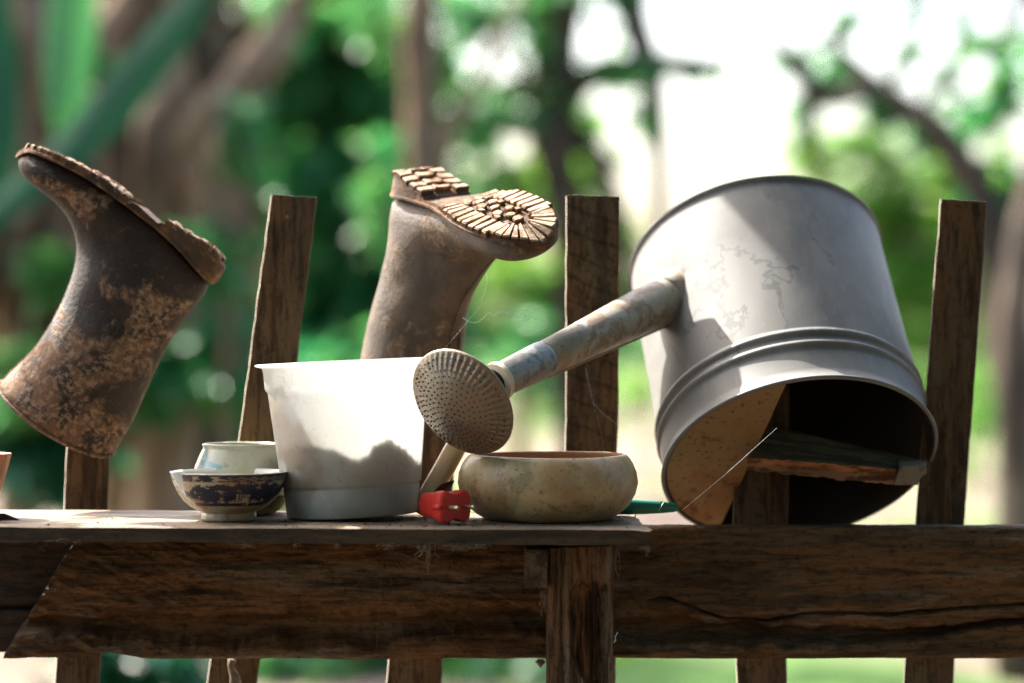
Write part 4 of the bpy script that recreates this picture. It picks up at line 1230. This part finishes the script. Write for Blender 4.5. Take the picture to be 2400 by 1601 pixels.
blade([Q(-30,-120,9.4), Q(-5,150,9.3), Q(0,330,9.2), Q(-10,480,9.2)], [.07,.08,.07,.03], 'green leaf hanging at the left edge of the picture', 3)
GT = 'trees beyond the fence'
# green mass in the middle
tree('broadleaf_tree', 'dense emerald tree filling the gap between the two boots', 'tree', GT,
     [([gp(760,15), Q(765,700,15), Q(740,250,15), Q(720,-200,15)], [.12,.10,.08,.05]), ([Q(765,700,15), Q(880,420,15)], [.06,.03]), ([Q(745,330,15), Q(640,180,15)], [.05,.02])],
     [B(760,90,15,200,170,1900), B(640,170,14.6,110,130,950), B(850,250,15.2,150,200,1700), B(600,430,15,150,170,1300), B(800,520,14.8,200,190,2200), B(690,760,14.6,230,180,2400), B(930,720,15,150,220,1700), B(560,640,15.4,130,150,1000), B(740,380,16,330,420,2600)], m_leafA, .15, 51)
tree('broadleaf_tree', 'dark leafy tree behind the stems at the upper left', 'tree', GT,
     [([gp(200,17), Q(210,500,17), Q(160,-150,17)], [.13,.11,.07])],
     [B(200,500,17,260,260,1200), B(420,700,16.5,230,230,1200), B(520,180,17.5,150,230,700), B(60,750,16,200,200,900)], m_leafC, .16, 52)
tree('broadleaf_tree', 'tall brown-trunked tree above the right-hand boot', 'tree', GT,
     [([gp(1010,13), Q(1010,620,13), Q(990,300,13), Q(985,-180,13)], [.13,.11,.10,.09]), ([Q(995,420,13), Q(1080,250,13), Q(1230,-30,13)], [.06,.045,.03])],
     [B(960,430,13.4,120,170,420), B(1010,150,13.6,80,160,200), B(920,60,13.4,90,120,300), B(1080,480,13.5,70,110,230)], m_leafA, .13, 53)
tree('forked_tree', 'dark forked tree with a horizontal limb in front of the white sky', 'tree', GT,
     [([gp(1330,14), Q(1335,600,14), Q(1300,330,14), Q(1305,150,14), Q(1330,-160,14)], [.10,.09,.13,.14,.12]),
      ([Q(1300,230,14), Q(1420,165,14), Q(1560,150,14), Q(1720,150,14)], [.09,.10,.085,.03]),
      ([Q(1300,200,14), Q(1190,200,14), Q(1090,240,14)], [.08,.065,.03]),
      ([Q(1470,-120,14), Q(1490,60,14), Q(1530,180,14), Q(1545,400,14), Q(1550,760,14)], [.10,.095,.08,.05,.035]),
      ([Q(1300,280,14), Q(1390,360,14), Q(1440,470,14), Q(1460,820,14)], [.085,.07,.055,.04])],
     [B(1480,160,14,190,26,260), B(1340,-40,14,160,70,300), B(1170,260,14,110,60,220), B(1250,60,14,90,120,240), B(1080,60,14,80,110,260), B(1430,30,14,60,90,120), B(1340,240,14,70,70,130), B(1520,260,14,30,90,60)], m_leafA, .13, 54, m_dark)
tree('flowering_shrub', 'yellow-green sunlit tree behind the toe of the right-hand boot', 'tree', GT,
     [([gp(1220,20), Q(1225,600,20), Q(1240,300,20)], [.09,.07,.03])],
     [B(1180,480,20,120,140,620), B(1330,480,20,80,180,620), B(1240,700,19,140,130,1000), B(1430,620,20,100,140,600), B(1330,330,20,70,80,180), B(1120,640,19.5,90,130,520), B(1400,330,20,60,110,150), B(1090,330,20,90,120,300)], m_leafB, .16, 55)
tree('broadleaf_tree', 'bright yellow-green tree beyond the watering can', 'tree', GT,
     [([gp(2080,24), Q(2085,500,24), Q(2020,260,24)], [.12,.09,.04]), ([Q(2085,560,24), Q(2180,380,24)], [.05,.02])],
     [B(1980,330,24,110,80,300), B(2080,470,24,150,120,900), B(2190,620,24,170,170,1500), B(2030,660,24,150,140,1000), B(1900,380,24,60,110,180), B(2280,440,23,110,150,700), B(2200,820,24,180,120,700), B(2160,330,24,90,70,200)], m_leafB, .17, 56)
tree('leaning_tree', 'dark leaning tree reaching up from the right edge over the can', 'tree', GT,
     [([gp(2420,12), Q(2400,1000,12), Q(2360,640,12), Q(2290,430,12), Q(2190,300,12), Q(2060,210,12), Q(1950,105,12)], [.16,.14,.11,.085,.075,.06,.025]),
      ([Q(2040,205,12), Q(1960,230,12), Q(1890,190,12), Q(1775,60,12)], [.055,.055,.055,.025]), ([Q(1895,200,12), Q(1905,320,12), Q(1930,440,12)], [.04,.032,.018]),
      ([Q(2350,600,12), Q(2480,350,12), Q(2520,100,12)], [.07,.05,.04])],
     [B(2240,330,12.2,100,90,190), B(2340,230,12.2,80,70,150), B(2370,520,12.2,80,130,420), B(2340,95,12,90,30,70), B(2150,255,12.1,100,45,110), B(1990,190,12.1,90,45,80), B(1870,200,12.1,60,70,60), B(2280,440,12.1,60,70,110)], m_leafA, .12, 57, m_dark)
rnd = random.Random(77)
lim = [([gp(2560, 13), Q(2540, 500, 13), Q(2450, -60, 13), Q(2200, -150, 13)], [.13,.11,.09,.07])]
bl = []
for (x0, y0, x1, y1, r_) in ((2250,-120,1985,60,.05),(2230,-140,2120,120,.045),(2330,-100,2230,170,.045),(1990,50,1880,120,.035),(1985,60,1960,200,.032),(2110,110,2080,230,.032),(2220,160,2150,300,.035),(2400,-60,2330,260,.05),(2230,170,2290,300,.03)):
    mx, my = (x0+x1)/2 + rnd.uniform(-25, 25), (y0+y1)/2 + rnd.uniform(-30, 20)
    lim.append(([Q(x0,y0,13), Q(mx,my,13), Q(x1,y1,13)], [r_, r_*.85, r_*.5]))
    bl.append(B(x1, y1, 13, 45, 40, 42)); bl.append(B(mx, my, 13, 40, 35, 16))
tree('drooping_tree', 'tree outside the right edge with thin branches drooping across the white sky', 'tree', GT, lim, bl, m_leafA, .11, 63, m_dark)
lim = [([gp(900, 16), Q(880, 400, 16), Q(905, -100, 16), Q(1150, -190, 16)], [.12,.10,.08,.07])]
bl = []
for (x0, y0, x1, y1, r_) in ((1050,-160,1075,190,.06),(1150,-180,1180,60,.05),(1180,40,1245,210,.045),(1220,-170,1260,180,.06),(1075,180,1050,400,.045),(1150,150,1120,330,.035)):
    mx, my = (x0+x1)/2 + rnd.uniform(-25, 25), (y0+y1)/2
    lim.append(([Q(x0,y0,16), Q(mx,my,16), Q(x1,y1,16)], [r_, r_*.85, r_*.5]))
    bl.append(B(x1, y1, 16, 55, 50, 60)); bl.append(B(mx, my, 16, 50, 50, 36))
tree('drooping_tree', 'tree with drooping branches tangled above the toe of the right-hand boot', 'tree', GT, lim, bl, m_leafA, .13, 64, m_dark)
tree('tree_trunk', 'brown tree trunk at the right edge of the picture', 'tree', GT,
     [([gp(2395,9.4), Q(2385,1000,9.4), Q(2372,760,9.4), Q(2420,500,9.6), Q(2520,100,9.8)], [.10,.085,.070,.06,.05])], [B(2460,300,9.8,70,200,90)], m_leafA, .12, 58, m_dark)
tree('climbing_shrub', 'loose green growth between the brown stems at the left', 'shrub', GT,
     [([gp(520,10.4), Q(530,640,10.4), Q(500,300,10.4)], [.03,.02,.01])],
     [B(500,590,10.4,120,110,330), B(150,620,10.2,90,110,200), B(60,900,10.2,130,110,380), B(330,880,10.6,150,120,420), B(560,330,10.6,60,120,150), B(190,150,10.4,60,70,70), B(560,860,10.6,120,160,420)], m_leafA, .11, 61)
# low growth
GS = 'shrubs beyond the fence'
for i, (px, py, d, rx, ry, n, mt, lb) in enumerate([
    (80, 1000, 10.5, 170, 170, 1000, m_leafC, 'dark shrub below the left boot at the left edge'),
    (400, 1010, 11.5, 190, 190, 1200, m_leafC, 'dark shrub behind the pale jar'),
    (720, 1010, 13, 210, 220, 1700, m_leafA, 'emerald shrub behind the white pot'),
    (1000, 880, 13.5, 150, 160, 1000, m_leafA, 'emerald shrub behind the rose of the watering can'),
    (250, 1560, 7.5, 200, 120, 420, m_leafC, 'low dark plants below the rail at the left'),
    (760, 1560, 9.5, 240, 140, 1000, m_leafA, 'low green plants below the rail in the middle'),
    (1130, 1570, 9.5, 190, 130, 900, m_leafA, 'low green plants below the rail left of the post'),
    (1230, 830, 17, 150, 90, 420, m_leafA, 'green shrub just behind the spout'),
    (1520, 800, 22, 170, 110, 520, m_leafA, 'green shrub left of the watering can body'),
    (1500, 1600, 10, 90, 60, 140, m_leafB, 'bright weed low down right of the post'),
    (2280, 1000, 20, 60, 150, 300, m_leafB, 'pale green shrub right of the last stake')]):
    tree('shrub', lb, 'shrub', GS, [([gp(px, d), Q(px+10, py, d)], [.03, .015])], [B(px, py, d, rx, ry, n)], mt, .13, 70+i)
# far line of sunlit bushes
mb = MB(); rnd = random.Random(91)
for i in range(44):
    x = -16 + i*.85
    leaf_cloud(mb, Vector((x, 36 + rnd.uniform(-2, 2), -.7 + rnd.uniform(-.1, .5))), (.9, .8, .9 + rnd.uniform(0,.5)), 190, .3, rnd, .4)
tag(mb.build('hedge', m_leafB, None, False), kind='stuff', label='far line of sunlit bushes beyond the clearing', cat='bushes')
# grass tufts
mb = MB(); rnd = random.Random(92)
for i in range(5200):
    y = 5 + 26*rnd.random()**1.3; x = rnd.uniform(-.28, .30)*(y + D)
    if fb(x*.35, y*.21, 7, 3) < .02: continue
    p = Vector((x, y, GZ)); h = rnd.uniform(.06, .2); a = rnd.uniform(0, 6.28); s_ = Vector((math.cos(a), math.sin(a), 0))*h*.35
    b0 = len(mb.v); mb.v += [p - s_*.3, p + s_*.3, p + s_*1.2 + Vector((0,0,h))]; mb.f.append((b0, b0+1, b0+2)); mb.m.append(0)
tag(mb.build('grass', m_leafB, None, False), kind='stuff', label='patchy grass on the sandy clearing', cat='grass')

# unseen leafy twigs added above shelf and can to break up the sunlight
SUND = Vector((-.52, .45, .725)).normalized()
rnd = random.Random(17)
def twig(label, targets, tail):
    cs = sorted([q + SUND*rnd.uniform(1.25, 1.5) for q in targets], key=lambda v: (v - tail[-1]).length)
    t = thing('added_shadow_twig', label, 'branch', cs[0]); o_ = t.location.copy()
    mb = MB(); st = MB(); bases = []
    for c_ in cs:
        c_ = c_ - o_
        a = rnd.uniform(0, 6.28); dr = Vector((math.cos(a), math.sin(a), -.35)).normalized(); sd = dr.cross(SUND).normalized()
        L_ = rnd.uniform(.055, .08); rows = []
        for i in range(9):
            u = i/8; w_ = .034*math.sin(math.pi*min(.98, .06+u*.92))**.8
            rows.append([c_ + dr*L_*(u*2-1) + sd*w_*k - SUND*.006*abs(k) for k in (-1, 0, 1)])
        b0 = len(mb.v)
        for r in rows: mb.v += r
        for i in range(8):
            for k in range(2): mb.f.append((b0+i*3+k, b0+i*3+k+1, b0+(i+1)*3+k+1, b0+(i+1)*3+k)); mb.m.append(0)
        bases.append(rows[0][1])
    pts = [b for b in reversed(bases)] + [q - o_ for q in tail]
    st.tube(pts, [lerp(.002, .012, (i/(len(pts)-1))**2) for i in range(len(pts))], 8)
    st.build('twig', m_trunk, t); mb.build('leaves', m_leafD, t)
tg = []
for (px, py, y, n_) in ((470,1228,-.06,2),(330,1200,.10,2),(60,1226,-.06,2)):
    for _ in range(n_): tg.append(P(px + rnd.uniform(-45, 45), py, y + rnd.uniform(-.03, .03)))
h0 = P(-200,1225,.05) + SUND*1.4
twig('unseen leafy twig added above the picture to shade the left end of the shelf', tg, [h0, h0 + Vector((-.7,.3,.15)), h0 + Vector((-1.5,.5,.2))])
tg = [P(px, py, y) for (px, py, y) in ((1900,470,.18),(1980,520,.18),(1840,470,.2),(1800,520,.17),(1930,440,.2),(2040,600,.2))]
h0 = P(2400,300,.3) + SUND*1.4
twig('unseen leafy twig added above the picture to shade the watering can', tg, [h0, h0 + Vector((.7,.3,.2)), h0 + Vector((1.6,.4,.3))])
# unseen trees added round the photographer to dim the sky light from the front
GC = 'added unseen shade trees behind the photographer'
for i, (x, y, h, lb, bl) in enumerate([
    (3.6, -3.6, 5.5, 'big unseen shade tree added to the right behind the photographer', [((2.6,-2.6,3.4),(2.4,2.4,1.1),2000),((4.6,-4.2,2.0),(1.7,2.2,2.6),2000),((1.2,-1.0,3.3),(1.8,1.7,.7),1300),((4.4,-1.0,1.6),(.9,2.0,2.2),1300)]),
    (-3.2, -6.2, 5.5, 'big unseen shade tree added to the left behind the photographer', [((-2.6,-5.2,3.2),(2.4,2.4,1.5),2000),((-4.4,-4.4,1.2),(1.4,2.2,2.6),2000),((-1.2,-2.6,3.6),(1.9,1.8,.7),1300)]),
    (.4, -8.4, 5.5, 'big unseen shade tree added straight behind the photographer', [((.4,-7.6,2.6),(3.4,1.6,2.2),2600),((.2,-8.2,.3),(3.4,1.2,1.6),2000)])]):
    t_ = Vector((x, y, GZ - .05))
    tree('added_shade_tree', lb, 'tree', GC, [([t_, t_ + Vector((.1, .1, 2.4)), t_ + Vector((0, .3, h))], [.19, .15, .08])],
         [(Vector(c_), Vector(r_), n_) for c_, r_, n_ in bl], m_leafC, .42, 120+i)

# ------------------------------------------------------------------ camera, light, sky
cam = bpy.data.cameras.new('camera'); co = bpy.data.objects.new('camera', cam); C.objects.link(co)
co.location = (0, -D, 0); co.rotation_euler = (R(90), 0, 0)
cam.sensor_width = 36; cam.lens = F*36/2400; cam.clip_end = 500
cam.shift_y = -.5/2400
cam.dof.use_dof = True; cam.dof.focus_distance = D + .04; cam.dof.aperture_fstop = 1.75
scene.camera = co
SUN = Vector((-.52, .45, .725)).normalized()
sl = bpy.data.lights.new('sun', 'SUN'); sl.energy = 4.0; sl.angle = R(.53); sl.color = (1, .95, .87)
so = bpy.data.objects.new('sun', sl); C.objects.link(so); so.location = (-3, 3, 6)
so.rotation_euler = SUN.to_track_quat('Z', 'Y').to_euler()
w = bpy.data.worlds.new('World'); scene.world = w; w.use_nodes = True
nt = w.node_tree; nt.nodes.clear()
sky = nt.nodes.new('ShaderNodeTexSky'); sky.sky_type = 'NISHITA'; sky.sun_disc = False
sky.sun_elevation = math.asin(SUN.z); sky.sun_rotation = math.atan2(SUN.x, SUN.y)
sky.air_density = 1.0; sky.dust_density = 5.0; sky.ozone_density = .4
bg = nt.nodes.new('ShaderNodeBackground'); bg.inputs[1].default_value = .145
wo = nt.nodes.new('ShaderNodeOutputWorld')
nt.links.new(sky.outputs[0], bg.inputs[0]); nt.links.new(bg.outputs[0], wo.inputs[0])
scene.view_settings.view_transform = 'Standard'; scene.view_settings.look = 'None'
scene.view_settings.exposure = 2.25; scene.view_settings.gamma = 1.0
scene.cycles.use_denoising = True
scene.cycles.denoiser = 'OPENIMAGEDENOISE'
scene.cycles.denoising_prefilter = 'NONE'
scene.cycles.sample_clamp_indirect = 2.0
scene.cycles.use_adaptive_sampling = False
scene.cycles.max_bounces = 8; scene.cycles.transparent_max_bounces = 8
